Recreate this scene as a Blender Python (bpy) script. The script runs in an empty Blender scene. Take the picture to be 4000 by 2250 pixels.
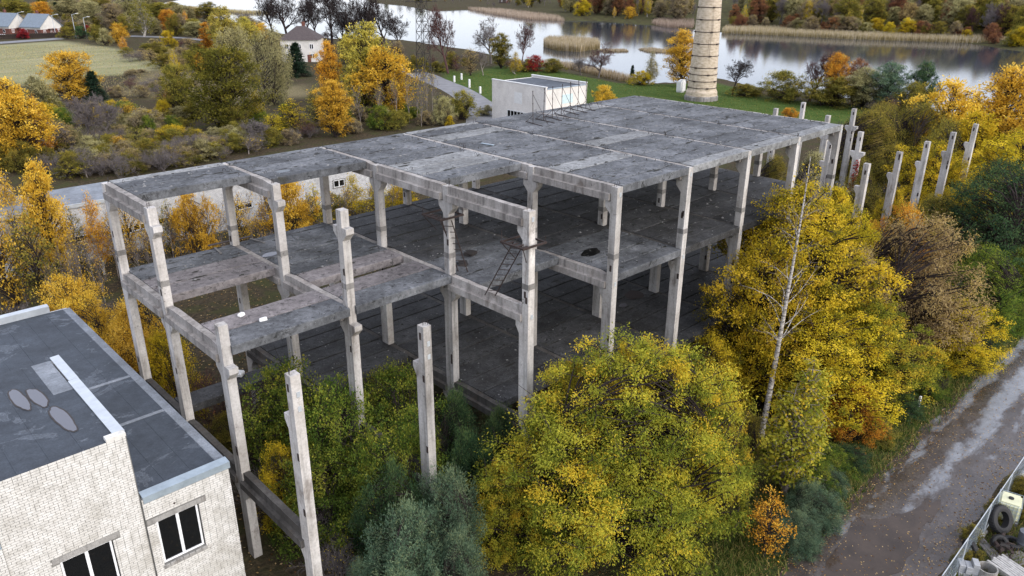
import bpy, bmesh, math, random
import numpy as np
from mathutils import Vector, Matrix

SC = bpy.context.scene
COL = SC.collection
R = math.radians

# ------------------------------------------------------------------ camera
CAM = np.array([-11.117, -40.578, 25.2206])
YAW, PITCH, ROLL, FPX = 0.80897, 0.39121, 0.0046, 3015.66     # focal length in pixels of a 4000 px wide frame
cy, sy, cp, sp, cr, sr = math.cos(YAW), math.sin(YAW), math.cos(PITCH), math.sin(PITCH), math.cos(ROLL), math.sin(ROLL)
_f = np.array([cp*cy, cp*sy, -sp]); _r0 = np.array([sy, -cy, 0.0]); _u0 = np.cross(_r0, _f)
_r = cr*_r0 + sr*_u0; _u = -sr*_r0 + cr*_u0
cam = bpy.data.objects.new('camera', bpy.data.cameras.new('camera')); COL.objects.link(cam)
cam.matrix_world = Matrix(((_r[0], _u[0], -_f[0], CAM[0]), (_r[1], _u[1], -_f[1], CAM[1]), (_r[2], _u[2], -_f[2], CAM[2]), (0, 0, 0, 1)))
cam.data.sensor_width = 36.0; cam.data.lens = FPX/4000*36; cam.data.clip_start = 0.5; cam.data.clip_end = 6000
SC.camera = cam

# ------------------------------------------------------------------ sky, sun, exposure
SUN_AZ, SUN_EL = R(278), R(30)          # soft late light from the right behind the camera (azimuth counted from +x towards +y)
w = bpy.data.worlds.new('World'); SC.world = w; w.use_nodes = True
nt = w.node_tree; nt.nodes.clear()
sky = nt.nodes.new('ShaderNodeTexSky'); sky.sky_type = 'NISHITA'; sky.sun_disc = False
sky.sun_elevation = SUN_EL; sky.sun_rotation = R(90) - SUN_AZ
sky.air_density = 1.0; sky.dust_density = 2.0; sky.ozone_density = 1.5
# thin even veil of evening cloud over the whole sky
veil = nt.nodes.new('ShaderNodeMix'); veil.data_type = 'RGBA'; veil.inputs[0].default_value = 0.55
veil.inputs[7].default_value = (7.8, 7.9, 9.0, 1)
bg = nt.nodes.new('ShaderNodeBackground'); bg.inputs[1].default_value = 0.15
out = nt.nodes.new('ShaderNodeOutputWorld')
nt.links.new(sky.outputs[0], veil.inputs[6]); nt.links.new(veil.outputs[2], bg.inputs[0]); nt.links.new(bg.outputs[0], out.inputs[0])
sun = bpy.data.objects.new('sun', bpy.data.lights.new('sun', 'SUN')); COL.objects.link(sun)
sun.data.energy = 1.5; sun.data.angle = R(55); sun.data.color = (1.0, 0.96, 0.92)
sun.rotation_euler = Vector((-math.cos(SUN_AZ)*math.cos(SUN_EL), -math.sin(SUN_AZ)*math.cos(SUN_EL), -math.sin(SUN_EL))).to_track_quat('-Z', 'Y').to_euler()
SC.view_settings.view_transform = 'Standard'; SC.view_settings.look = 'None'
SC.view_settings.exposure = 0.62; SC.view_settings.gamma = 1.0; SC.view_settings.use_curve_mapping = False
SC.render.engine = 'CYCLES'
SC.cycles.max_bounces = 6; SC.cycles.diffuse_bounces = 2; SC.cycles.glossy_bounces = 3; SC.cycles.transmission_bounces = 4
SC.cycles.use_denoising = True

# ------------------------------------------------------------------ ground points
K = 4000/2576
def at(x, y, z=0.0):
    """a point of the survey sheet (2576 wide) laid on the level z"""
    D = _f + _r*(x*K-2000)/FPX - _u*(y*K-1125)/FPX
    return CAM + D*(z-CAM[2])/D[2]
def rise(base, topy):
    """height of an upright thing on base whose top shows at survey row topy"""
    k = (1125-topy*K)/FPX; d = base-CAM
    return float((k*(d@_f) - d@_u)/(_u[2]-k*_f[2]))
def metres(base, px):
    return float(px*K*abs((base-CAM)@_f)/FPX)

# ------------------------------------------------------------------ helpers
class MB:
    """collects faces; build() links them as ONE mesh object"""
    def __init__(s): s.v = []; s.f = []
    def add(s, vs, fs):
        n = len(s.v); s.v.extend([tuple(float(c) for c in p) for p in vs]); s.f.extend([tuple(i+n for i in f) for f in fs]); return s
    def box(s, x0, x1, y0, y1, z0, z1):
        return s.add([(x0,y0,z0),(x1,y0,z0),(x1,y1,z0),(x0,y1,z0),(x0,y0,z1),(x1,y0,z1),(x1,y1,z1),(x0,y1,z1)],
                     [(0,3,2,1),(4,5,6,7),(0,1,5,4),(1,2,6,5),(2,3,7,6),(3,0,4,7)])
    def cbox(s, x0, x1, y0, y1, z0, z1, c=0.02):
        """box whose top edges are chamfered"""
        vs = [(x0,y0,z0),(x1,y0,z0),(x1,y1,z0),(x0,y1,z0),(x0,y0,z1-c),(x1,y0,z1-c),(x1,y1,z1-c),(x0,y1,z1-c),
              (x0+c,y0+c,z1),(x1-c,y0+c,z1),(x1-c,y1-c,z1),(x0+c,y1-c,z1)]
        return s.add(vs, [(0,3,2,1),(0,1,5,4),(1,2,6,5),(2,3,7,6),(3,0,4,7),(4,5,9,8),(5,6,10,9),(6,7,11,10),(7,4,8,11),(8,9,10,11)])
    def prism(s, prof, a, b, axis='x'):
        """closed profile (two coordinates) pulled along an axis from a to b"""
        n = len(prof)
        def P(t, p):
            return (t, p[0], p[1]) if axis == 'x' else ((p[0], t, p[1]) if axis == 'y' else (p[0], p[1], t))
        vs = [P(a, p) for p in prof] + [P(b, p) for p in prof]
        fs = [tuple(range(n))[::-1], tuple(range(n, 2*n))] + [(i, (i+1) % n, n+(i+1) % n, n+i) for i in range(n)]
        return s.add(vs, fs)
    def tube(s, p, q, r0, r1=None, n=6, cap=True):
        r1 = r0 if r1 is None else r1
        p = np.array(p, float); q = np.array(q, float); d = q-p; L = np.linalg.norm(d)
        if L < 1e-6: return s
        d /= L; a = np.cross(d, (0, 0, 1) if abs(d[2]) < .9 else (1, 0, 0)); a /= np.linalg.norm(a); b = np.cross(d, a)
        vs = []
        for c, r in ((p, r0), (q, r1)):
            for k in range(n):
                t = 2*math.pi*k/n; vs.append(c + r*(math.cos(t)*a + math.sin(t)*b))
        fs = [(k, (k+1) % n, n+(k+1) % n, n+k) for k in range(n)]
        if cap: fs += [tuple(range(n))[::-1], tuple(range(n, 2*n))]
        return s.add(vs, fs)
    def path(s, pts, rs, n=6):
        for i in range(len(pts)-1): s.tube(pts[i], pts[i+1], rs[i], rs[i+1], n)
        return s
    def lathe(s, prof, n=32, c=(0, 0, 0), close=False):
        vs = []; m = len(prof)
        for k in range(n):
            t = 2*math.pi*k/n
            for r, z in prof: vs.append((c[0]+r*math.cos(t), c[1]+r*math.sin(t), c[2]+z))
        fs = []
        for k in range(n):
            k2 = (k+1) % n
            for j in range(m if close else m-1):
                j2 = (j+1) % m
                fs.append((k*m+j, k2*m+j, k2*m+j2, k*m+j2))
        if not close:
            fs.append(tuple(k*m for k in range(n))[::-1]); fs.append(tuple(k*m+m-1 for k in range(n)))
        return s.add(vs, fs)
    def mesh(s, name, mat=None, smooth=False):
        me = bpy.data.meshes.new(name); me.from_pydata(s.v, [], s.f); me.update()
        if mat is not None: me.materials.append(mat)
        if smooth: me.polygons.foreach_set('use_smooth', [True]*len(me.polygons))
        return me
    def build(s, name, mat, parent=None, loc=None, smooth=False, rz=0.0):
        return put(name, s.mesh(name, mat, smooth), parent, loc, rz)

def put(name, me, parent=None, loc=None, rz=0.0, scale=None, mat=None):
    o = bpy.data.objects.new(name, me); COL.objects.link(o)
    if parent is not None: o.parent = parent
    if loc is not None: o.location = loc
    if rz: o.rotation_euler = (0, 0, rz)
    if scale is not None: o.scale = scale
    if mat is not None:
        o.material_slots[0].link = 'OBJECT'; o.material_slots[0].material = mat
    return o
def tag(o, label=None, cat=None, group=None, kind=None):
    if label: o['label'] = label
    if cat: o['category'] = cat
    if group: o['group'] = group
    if kind: o['kind'] = kind
    return o
def thing(name, label, cat, loc=(0, 0, 0), group=None, rz=0.0):
    o = bpy.data.objects.new(name, None); COL.objects.link(o); o.location = loc; o.rotation_euler = (0, 0, rz)
    return tag(o, label, cat, group)
def np_mesh(name, v, quads, mat=None, tint=None, tris=None):
    v = np.ascontiguousarray(v, dtype=np.float32); q = np.ascontiguousarray(quads, dtype=np.int32)
    me = bpy.data.meshes.new(name); me.vertices.add(len(v)); me.vertices.foreach_set('co', v.ravel())
    k = q.shape[1]
    me.loops.add(q.size); me.loops.foreach_set('vertex_index', q.ravel())
    me.polygons.add(len(q)); me.polygons.foreach_set('loop_start', np.arange(0, q.size, k, dtype=np.int32))
    me.polygons.foreach_set('loop_total', np.full(len(q), k, dtype=np.int32))
    if tint is not None:
        a = me.attributes.new('tint', 'FLOAT', 'POINT'); a.data.foreach_set('value', np.ascontiguousarray(tint, dtype=np.float32))
    me.update(calc_edges=True)
    if mat is not None: me.materials.append(mat)
    return me

# ------------------------------------------------------------------ materials
def nodes(name):
    m = bpy.data.materials.new(name); m.use_nodes = True; t = m.node_tree; t.nodes.clear()
    o = t.nodes.new('ShaderNodeOutputMaterial'); b = t.nodes.new('ShaderNodeBsdfPrincipled'); t.links.new(b.outputs[0], o.inputs[0])
    return m, t, b
def N(t, kind, **kw):
    n = t.nodes.new('ShaderNode'+kind)
    for k, v in kw.items(): setattr(n, k, v)
    return n
def noise(t, scale, detail=4, rough=0.55, vec=None, dist=0.0):
    n = N(t, 'TexNoise'); n.inputs['Scale'].default_value = scale; n.inputs['Detail'].default_value = detail
    n.inputs['Roughness'].default_value = rough; n.inputs['Distortion'].default_value = dist
    if vec is not None: t.links.new(vec, n.inputs['Vector'])
    return n.outputs[0]
def ramp(t, fac, stops, interp='LINEAR'):
    n = N(t, 'ValToRGB'); n.color_ramp.interpolation = interp; e = n.color_ramp.elements
    while len(e) < len(stops): e.new(0.5)
    for i, (p, c) in enumerate(stops):
        e[i].position = p
        e[i].color = (c, c, c, 1) if isinstance(c, (int, float)) else (c[0], c[1], c[2], 1)
    t.links.new(fac, n.inputs[0]); return n.outputs[0]
def mixc(t, fac, a, b, mode='MIX'):
    n = N(t, 'Mix', data_type='RGBA', blend_type=mode)
    for inp, val in ((n.inputs[0], fac), (n.inputs[6], a), (n.inputs[7], b)):
        if isinstance(val, (int, float)): inp.default_value = val
        elif isinstance(val, tuple): inp.default_value = (*val, 1)
        else: t.links.new(val, inp)
    return n.outputs[2]
def math_(t, op, a, b=None):
    n = N(t, 'Math', operation=op)
    for i, v in enumerate((a, b)):
        if v is None: continue
        if isinstance(v, (int, float)): n.inputs[i].default_value = v
        else: t.links.new(v, n.inputs[i])
    return n.outputs[0]
def bump(t, b, h, strength=0.3, dist=0.02):
    n = N(t, 'Bump'); n.inputs['Strength'].default_value = strength; n.inputs['Distance'].default_value = dist
    t.links.new(h, n.inputs['Height']); t.links.new(n.outputs[0], b.inputs['Normal'])
def geo(t): return N(t, 'NewGeometry').outputs['Position']
def objc(t): return N(t, 'TexCoord').outputs['Object']
def orand(t): return N(t, 'ObjectInfo').outputs['Random']
def scaled(t, vec, s):
    n = N(t, 'Mapping'); n.inputs['Scale'].default_value = s; t.links.new(vec, n.inputs[0]); return n.outputs[0]

def concrete(name, dark, mid, light, spots=0.0, lines=False, streak=True, vary=0.25, rough=0.9):
    """weathered concrete: broad blotches, grain, runs down the faces and dark lichen spots"""
    m, t, b = nodes(name); p = geo(t)
    c = ramp(t, noise(t, 0.55, 6, 0.65, p), [(0.28, dark), (0.5, mid), (0.72, light)])
    c = mixc(t, 0.55, c, ramp(t, noise(t, 9, 5, 0.7, p), [(0.25, 0.45), (0.5, 0.95), (0.8, 1.25)]), 'MULTIPLY')
    if streak:
        s = noise(t, 1.0, 4, 0.6, scaled(t, p, (3.2, 3.2, 0.22)))
        c = mixc(t, 0.75, c, ramp(t, s, [(0.3, 0.38), (0.5, 0.95), (0.75, 1.15)]), 'MULTIPLY')
        g = noise(t, 0.8, 6, 0.7, scaled(t, p, (1.6, 1.6, 0.5)), 0.5)
        c = mixc(t, ramp(t, g, [(0.56, 0.0), (0.68, 0.6)]), c, (0.10, 0.075, 0.055))
        c = mixc(t, ramp(t, noise(t, 3.5, 6, 0.7, p, 0.3), [(0.63, 0.0), (0.70, 0.7)]), c, (0.045, 0.042, 0.038))
    if spots:
        c = mixc(t, 0.75, c, ramp(t, noise(t, 3.3, 7, 0.75, p), [(0.30, 0.22), (0.46, 0.85), (0.60, 1.2), (0.74, 1.9)]), 'MULTIPLY')
        s = ramp(t, noise(t, 2.2, 9, 0.74, p, 0.8), [(0.555, 0.0), (0.62, 1.0)])
        c = mixc(t, math_(t, 'MULTIPLY', s, spots), c, (0.012, 0.012, 0.011))
        s = ramp(t, noise(t, 0.9, 7, 0.7, p, 0.5), [(0.60, 0.0), (0.70, 0.75)]); c = mixc(t, math_(t, 'MULTIPLY', s, spots), c, (0.040, 0.036, 0.018))
        s = ramp(t, noise(t, 17, 3, 0.6, p), [(0.66, 0.0), (0.70, 1.0)])
        c = mixc(t, math_(t, 'MULTIPLY', s, 0.6), c, (0.36, 0.37, 0.38))
    v = math_(t, 'ADD', math_(t, 'MULTIPLY', orand(t), vary), 1-vary/2)
    cv = N(t, 'CombineColor'); [t.links.new(v, cv.inputs[i]) for i in range(3)]
    c = mixc(t, 1.0, c, cv.outputs[0], 'MULTIPLY')
    t.links.new(c, b.inputs['Base Color']); b.inputs['Roughness'].default_value = rough; b.inputs['Specular IOR Level'].default_value = 0.25
    bump(t, b, noise(t, 22, 6, 0.7, p), 0.5, 0.02)
    return m
def plain(name, c, rough=0.6, metal=0.0, var=0.25, sc=3.0, spec=0.5):
    m, t, b = nodes(name); p = geo(t)
    k = mixc(t, 1.0, c, ramp(t, noise(t, sc, 5, 0.65, p), [(0.3, 1-var), (0.7, 1+var*.6)]), 'MULTIPLY')
    t.links.new(k, b.inputs['Base Color']); b.inputs['Roughness'].default_value = rough; b.inputs['Metallic'].default_value = metal
    b.inputs['Specular IOR Level'].default_value = spec
    bump(t, b, noise(t, sc*8, 4, 0.6, p), 0.15, 0.01)
    return m

M = {}
M['column'] = concrete('column concrete', (0.32,0.295,0.265), (0.475,0.45,0.42), (0.60,0.58,0.555), vary=0.3)
M['beam'] = concrete('beam concrete', (0.20,0.18,0.165), (0.33,0.305,0.28), (0.44,0.415,0.39), vary=0.2)
M['beam_damp_shaded'] = concrete('damp beam concrete with painted shade', (0.045,0.041,0.037), (0.088,0.082,0.075), (0.14,0.132,0.122), vary=0.3)  # dirt and damp, with the inner decks' shade put into the colour
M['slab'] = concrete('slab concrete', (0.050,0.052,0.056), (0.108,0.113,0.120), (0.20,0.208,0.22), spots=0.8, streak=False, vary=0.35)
M['slab_damp_shaded'] = concrete('damp mossy slab concrete with painted shade', (0.020,0.019,0.017), (0.050,0.050,0.051), (0.096,0.097,0.099), spots=0.9, streak=False, vary=0.4, rough=0.75)  # damp and moss, plus the shade of the covered decks painted in
M['slab_pale'] = concrete('pale slab concrete', (0.15,0.15,0.145), (0.22,0.225,0.225), (0.30,0.305,0.305), spots=0.6, streak=False)
M['slab_pink'] = concrete('brownish slab concrete', (0.12,0.108,0.108), (0.19,0.172,0.17), (0.25,0.23,0.23), spots=0.7, streak=False)
M['mortar_joint'] = concrete('joint mortar', (0.15,0.14,0.13), (0.22,0.21,0.195), (0.30,0.28,0.27), vary=0.2)
M['rust'] = plain('rusty steel', (0.036,0.022,0.018), 0.8, 0.0, 0.5, 12)
M['rebar'] = plain('dark steel', (0.025,0.020,0.018), 0.7, 0.0, 0.4, 12)
M['zinc'] = plain('weathered zinc sheet', (0.36,0.43,0.48), 0.45, 0.35, 0.2, 2)
M['zinc_pale'] = plain('pale galvanised sheet', (0.52,0.56,0.59), 0.4, 0.3, 0.15, 2)
M['pvc'] = plain('white window plastic', (0.80,0.81,0.82), 0.35, 0, 0.06, 4)
M['white_paint'] = plain('white paint', (0.72,0.72,0.70), 0.7, 0, 0.15, 3)
M['wood_grey'] = plain('grey weathered wood', (0.16,0.15,0.14), 0.85, 0, 0.4, 5)
M['wood_dark'] = plain('dark wood', (0.05,0.035,0.028), 0.8, 0, 0.4, 5)
M['rubber'] = plain('black rubber', (0.018,0.018,0.019), 0.75, 0, 0.3, 8)
M['foam'] = plain('white foam', (0.75,0.75,0.74), 0.8, 0, 0.1, 6)
def glass(name, c, rough=0.05):
    m, t, b = nodes(name); b.inputs['Base Color'].default_value = (*c, 1); b.inputs['Roughness'].default_value = rough
    b.inputs['Specular IOR Level'].default_value = 0.5; return m
M['glass'] = glass('dark window glass', (0.008,0.009,0.010))
# ================================================================== the setting
F1, F2, ROOF = 4.742, 10.836, 15.5
CY = [0.0, -5.72, -11.70, -17.48]

def smooth(a, b, x):
    t = np.clip((x-a)/(b-a), 0, 1); return t*t*(3-2*t)
WATER = -1.5
LAKE = [(560,52),(640,62),(700,84),(860,100),(1010,100),(1180,126),(1330,160),(1440,168),(1520,192),(1600,210),(1690,208),(1800,196),(1900,220),(2050,238),(2200,255),
        (2480,300),(2800,350),(3200,330),(3100,160),(2576,130),(2420,107),(2120,95),(1830,82),(1640,64),(1500,53),(1400,52),(1250,32),(1180,24),(1090,29),(1010,14),(930,7),
        (900,-14),(700,-16),(520,-14),(400,10),(385,18),(480,26)]
LAKE = np.array([at(x, y, WATER)[:2] for x, y in LAKE])
def sdist(px, py, poly):
    """signed distance to a polygon, negative inside"""
    p = np.stack([px, py], -1).reshape(-1, 2); d = np.full(len(p), 1e9); ins = np.zeros(len(p), bool)
    for i in range(len(poly)):
        a, b = poly[i], poly[(i+1) % len(poly)]; e = b-a; w_ = p-a
        t = np.clip((w_@e)/max(e@e, 1e-9), 0, 1); d = np.minimum(d, np.linalg.norm(w_-t[:, None]*e, axis=1))
        c = ((a[1] <= p[:, 1]) & (p[:, 1] < b[1])) | ((b[1] <= p[:, 1]) & (p[:, 1] < a[1]))
        with np.errstate(divide='ignore', invalid='ignore'):
            xx = a[0]+(p[:, 1]-a[1])/(b[1]-a[1])*e[0]
        ins ^= c & (p[:, 0] < xx)
    return np.where(ins, -d, d).reshape(np.shape(px))
FAR = [(1250,32),(1500,53),(1830,82),(2120,95),(2420,107),(2576,130),(3100,160)]
FAR = [at(x, y, WATER)[:2] for x, y in FAR]
def wob(x, y, s, k=0.0):
    return (np.sin(x/s+k)*np.cos(y/s*1.3+k*2)+np.sin((x+y)/s*.63+1.7*k)+np.cos((x-y*1.4)/s*.41-k))/3
def hill(x, y):
    """the wooded bank beyond the lake"""
    t = x*0.72+y*0.69; s = x*0.69-y*0.72
    return smooth(240, 285, t)*smooth(-30, 60, s)
def ground_z(x, y):
    x = np.asarray(x, float); y = np.asarray(y, float)
    sd = sdist(x, y, LAKE)
    z = np.where(sd > 0, -1.42*(1-smooth(1, 14, sd)), -1.42-2.2*smooth(0, 8, -sd))
    z = z + 10*hill(x, y)*smooth(5, 190, sd) + 0.22*wob(x, y, 9, .3)*smooth(45, 90, np.hypot(x-10, y+10))*smooth(4, 20, sd)*smooth(-25, -10, y)
    return z

def axis(lo, a, b, hi, step):
    mid = np.arange(a, b+1e-6, step); left = []; right = []; s = step; v = a
    while v > lo: s *= 1.25; v -= s; left.append(v)
    s = step; v = b
    while v < hi: s = min(s*1.25, 7) if v < 760 else s*1.25; v += s; right.append(v)
    return np.array(left[::-1]+list(mid)+right)
gx = axis(-900, -40, 330, 3500, 2.5); gy = axis(-700, -70, 340, 3500, 2.5)
GX, GY = np.meshgrid(gx, gy, indexing='ij')
GZ = ground_z(GX, GY)
nx, ny = GX.shape
GS = sdist(GX, GY, LAKE)
def _bil(A, x, y):
    i = min(max(int(np.searchsorted(gx, x))-1, 0), nx-2); j = min(max(int(np.searchsorted(gy, y))-1, 0), ny-2)
    u, v = (x-gx[i])/(gx[i+1]-gx[i]), (y-gy[j])/(gy[j+1]-gy[j])
    return float(A[i, j]*(1-u)*(1-v)+A[i+1, j]*u*(1-v)+A[i, j+1]*(1-u)*v+A[i+1, j+1]*u*v)
def gz(x, y): return _bil(GZ, x, y)          # height of the ground sheet
def shore(x, y): return _bil(GS, x, y)       # metres from the water's edge
def inside(x, y, pg):
    c = False
    for i in range(len(pg)):
        a, b_ = pg[i], pg[i-1]
        if (a[1] > y) != (b_[1] > y) and x < (b_[0]-a[0])*(y-a[1])/(b_[1]-a[1])+a[0]: c = not c
    return c
idx = np.arange(nx*ny).reshape(nx, ny)
quads = np.stack([idx[:-1, :-1], idx[1:, :-1], idx[1:, 1:], idx[:-1, 1:]], -1).reshape(-1, 4)
gm = np_mesh('ground', np.stack([GX, GY, GZ], -1).reshape(-1, 3), quads)
# what grows where: real ground covers, stored per vertex
def poly(pts): return np.array([at(x, y)[:2] for x, y in pts])
FIELD = poly([(-400,118),(0,112),(150,104),(230,112),(300,125),(380,150),(420,170),(330,185),(240,190),(170,215),(60,215),(-60,200),(-500,250)])
LAWN = poly([(1080,165),(1180,185),(1260,165),(1440,180),(1560,205),(1680,212),(1800,205),(1930,245),(2180,270),(2200,305),(2000,330),(1800,320),(1560,320),(1400,330),(1240,262),(1150,222)])
MEADOW = poly([(380,190),(420,170),(640,230),(760,215),(800,240),(560,260),(420,250),(300,235)])
def cover(pg, soft): return 1-smooth(-soft, soft, sdist(GX, GY, pg)+2.2*wob(GX, GY, 5, 1.1))
field = cover(FIELD, 3); lawn = np.maximum(cover(LAWN, 2), 0); meadow = cover(MEADOW, 4)
lane = np.exp(-((GY+27.6)/2.0)**2)*smooth(8, 14, GX)
bank = hill(GX, GY)
for nm, arr in (('field', field), ('lawn', np.clip(lawn+0.8*lane, 0, 1)), ('meadow', meadow), ('bank', bank)):
    a = gm.attributes.new(nm, 'FLOAT', 'POINT'); a.data.foreach_set('value', arr.ravel().astype(np.float32))
m, t, b = nodes('ground cover'); p = geo(t)
def attr(t, nm):
    n = N(t, 'Attribute'); n.attribute_name = nm; return n.outputs['Fac']
n1 = noise(t, 0.35, 6, 0.65, p); n2 = noise(t, 3.0, 6, 0.7, p); n3 = noise(t, 0.07, 3, 0.5, p)
litter = ramp(t, n2, [(0.3, (0.026,0.021,0.015)), (0.5, (0.065,0.052,0.034)), (0.62, (0.105,0.078,0.045)), (0.75, (0.16,0.115,0.06))])
weeds = ramp(t, n1, [(0.35, (0.02,0.025,0.010)), (0.6, (0.06,0.065,0.025))])
base = mixc(t, ramp(t, n1, [(0.45, 0.0), (0.62, 0.75)]), litter, weeds)
strp = noise(t, 1.0, 4, 0.6, scaled(t, p, (0.05, 0.14, 1)))
dry = ramp(t, math_(t, 'ADD', math_(t, 'MULTIPLY', strp, 0.6), math_(t, 'MULTIPLY', n2, 0.4)), [(0.30, (0.17,0.19,0.085)), (0.48, (0.26,0.255,0.135)), (0.62, (0.33,0.305,0.185)), (0.78, (0.30,0.255,0.165))])
grass = ramp(t, math_(t, 'ADD', math_(t, 'MULTIPLY', n1, 0.5), math_(t, 'MULTIPLY', n2, 0.5)), [(0.3, (0.035,0.055,0.014)), (0.5, (0.062,0.105,0.024)), (0.66, (0.11,0.13,0.035)), (0.8, (0.16,0.10,0.03))])
mead = ramp(t, n2, [(0.3, (0.08,0.065,0.04)), (0.5, (0.19,0.16,0.085)), (0.7, (0.28,0.235,0.14))])
c = mixc(t, attr(t, 'meadow'), base, mead)
c = mixc(t, attr(t, 'field'), c, dry); c = mixc(t, attr(t, 'lawn'), c, grass)
c = mixc(t, math_(t, 'MULTIPLY', attr(t, 'bank'), 0.7), c, ramp(t, n1, [(0.35, (0.035,0.032,0.018)), (0.6, (0.09,0.09,0.035))]))
t.links.new(c, b.inputs['Base Color']); b.inputs['Roughness'].default_value = 1.0; b.inputs['Specular IOR Level'].default_value = 0.05
bump(t, b, n2, 0.8, 0.25); gm.materials.append(m)
gm.polygons.foreach_set('use_smooth', [True]*len(gm.polygons))
tag(put('ground', gm), kind='structure')

# ---- lake
m, t, b = nodes('lake water'); p = geo(t)
b.inputs['Base Color'].default_value = (0.035, 0.045, 0.060, 1); b.inputs['Roughness'].default_value = 0.07; b.inputs['IOR'].default_value = 1.33
b.inputs['Specular IOR Level'].default_value = 0.5
bump(t, b, noise(t, 0.9, 4, 0.6, scaled(t, p, (1, 1.6, 1))), 0.06, 0.12); M['water'] = m
wq = []
wm = MB(); wm.add([(60, -80, WATER), (1500, -80, WATER), (1500, 1500, WATER), (60, 1500, WATER)], [(0, 1, 2, 3)])
tag(wm.build('lake', m), kind='structure')

# ---- roads
def strip(name, pts, half, z, mat, wobble=0.25, sub=3.0, seed=0):
    """a road sheet along a centre line, its edges a little ragged"""
    rng = random.Random(seed); P = [np.array(q, float) for q in pts]; C = []
    for a, c in zip(P[:-1], P[1:]):
        n = max(1, int(np.linalg.norm(c-a)/sub)); C += [a+(c-a)*i/n for i in range(n)]
    C.append(P[-1]); V = []; Fc = []
    for i, c in enumerate(C):
        d = C[min(i+1, len(C)-1)]-C[max(i-1, 0)]; d /= np.linalg.norm(d); nrm = np.array([-d[1], d[0]])
        l, r = c+nrm*(half+rng.uniform(-wobble, wobble)), c-nrm*(half+rng.uniform(-wobble, wobble))
        for k in range(5):
            q = l+(r-l)*k/4; V.append((q[0], q[1], gz(q[0], q[1])+z))
        if i: Fc += [((i-1)*5+k, (i-1)*5+k+1, i*5+k+1, i*5+k) for k in range(4)]
    return tag(MB().add(V, Fc).build(name, mat), kind='structure')
def wet_road():
    m, t, b = nodes('wet gravel lane'); p = geo(t)
    n1 = noise(t, 0.22, 4, 0.6, scaled(t, p, (0.45, 1.6, 1))); n2 = noise(t, 7, 6, 0.7, p); n3 = noise(t, 0.8, 5, 0.65, p, 0.4)
    c = ramp(t, n2, [(0.3, (0.042,0.034,0.030)), (0.55, (0.085,0.070,0.061)), (0.75, (0.15,0.128,0.113))])
    c = mixc(t, ramp(t, n3, [(0.42, 0.0), (0.6, 0.85)]), c, (0.045, 0.036, 0.031))
    # pale silt left in the wheel ruts, thicker further along the lane
    sx = N(t, 'SeparateXYZ'); t.links.new(p, sx.inputs[0]); y = sx.outputs[1]
    wig = math_(t, 'MULTIPLY', math_(t, 'SUBTRACT', noise(t, 0.18, 3, 0.5, p), 0.5), 1.6); yy = math_(t, 'ADD', y, wig); ruts = None
    for y0, wd, k in ((-29.7, .55, .85), (-31.4, .75, 1.0), (-32.7, .4, .6)):
        d_ = math_(t, 'DIVIDE', math_(t, 'SUBTRACT', yy, y0), wd); g = math_(t, 'MULTIPLY', math_(t, 'POWER', 2.718, math_(t, 'MULTIPLY', math_(t, 'MULTIPLY', d_, d_), -1.0)), k); ruts = g if ruts is None else math_(t, 'MAXIMUM', ruts, g)
    fx = N(t, 'MapRange'); fx.inputs[1].default_value = 22; fx.inputs[2].default_value = 52; fx.inputs[3].default_value = -.28; fx.inputs[4].default_value = .42; t.links.new(sx.outputs[0], fx.inputs[0])
    edge = noise(t, 0.9, 7, 0.68, scaled(t, p, (0.55, 1.3, 1)), 0.5)
    msk = ramp(t, math_(t, 'ADD', math_(t, 'ADD', ruts, fx.outputs[0]), math_(t, 'MULTIPLY', math_(t, 'SUBTRACT', edge, 0.5), 2.2)), [(0.60, 0.0), (1.0, 1.0)])
    c = mixc(t, msk, c, ramp(t, noise(t, 1.6, 6, 0.7, p), [(0.3, (0.15,0.155,0.165)), (0.7, (0.27,0.285,0.31))]))
    t.links.new(c, b.inputs['Base Color'])
    t.links.new(ramp(t, n1, [(0.36, 0.6), (0.48, 0.25), (0.58, 0.12)]), b.inputs['Roughness']); bump(t, b, n2, 0.3, 0.02)
    return m
M['lane'] = wet_road()
M['asphalt'] = plain('worn grey asphalt', (0.20,0.20,0.205), 0.8, 0, 0.3, 0.4)
strip('lane', [(2, -31.6), (40, -31.6), (100, -31.8), (170, -33)], 2.5, 0.012, M['lane'], 0.3, 2.0, 4)
strip('access_road', [at(1015,172)[:2], at(1065,190)[:2], at(1130,218)[:2], at(1185,248)[:2], at(1225,280)[:2], at(1215,320)[:2], at(1190,360)[:2]], 3.3, 0.05, M['asphalt'], 0.2, 4, 5)
strip('village_road', [at(-200,112)[:2], at(0,108)[:2], at(110,101)[:2], at(160,97)[:2]], 4.0, 0.08, M['asphalt'], 0.1, 6, 6)
strip('shore_road', [at(320,90)[:2], at(380,93)[:2], at(480,97)[:2], at(530,103)[:2]], 3.2, 0.08, M['asphalt'], 0.1, 6, 7)
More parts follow.
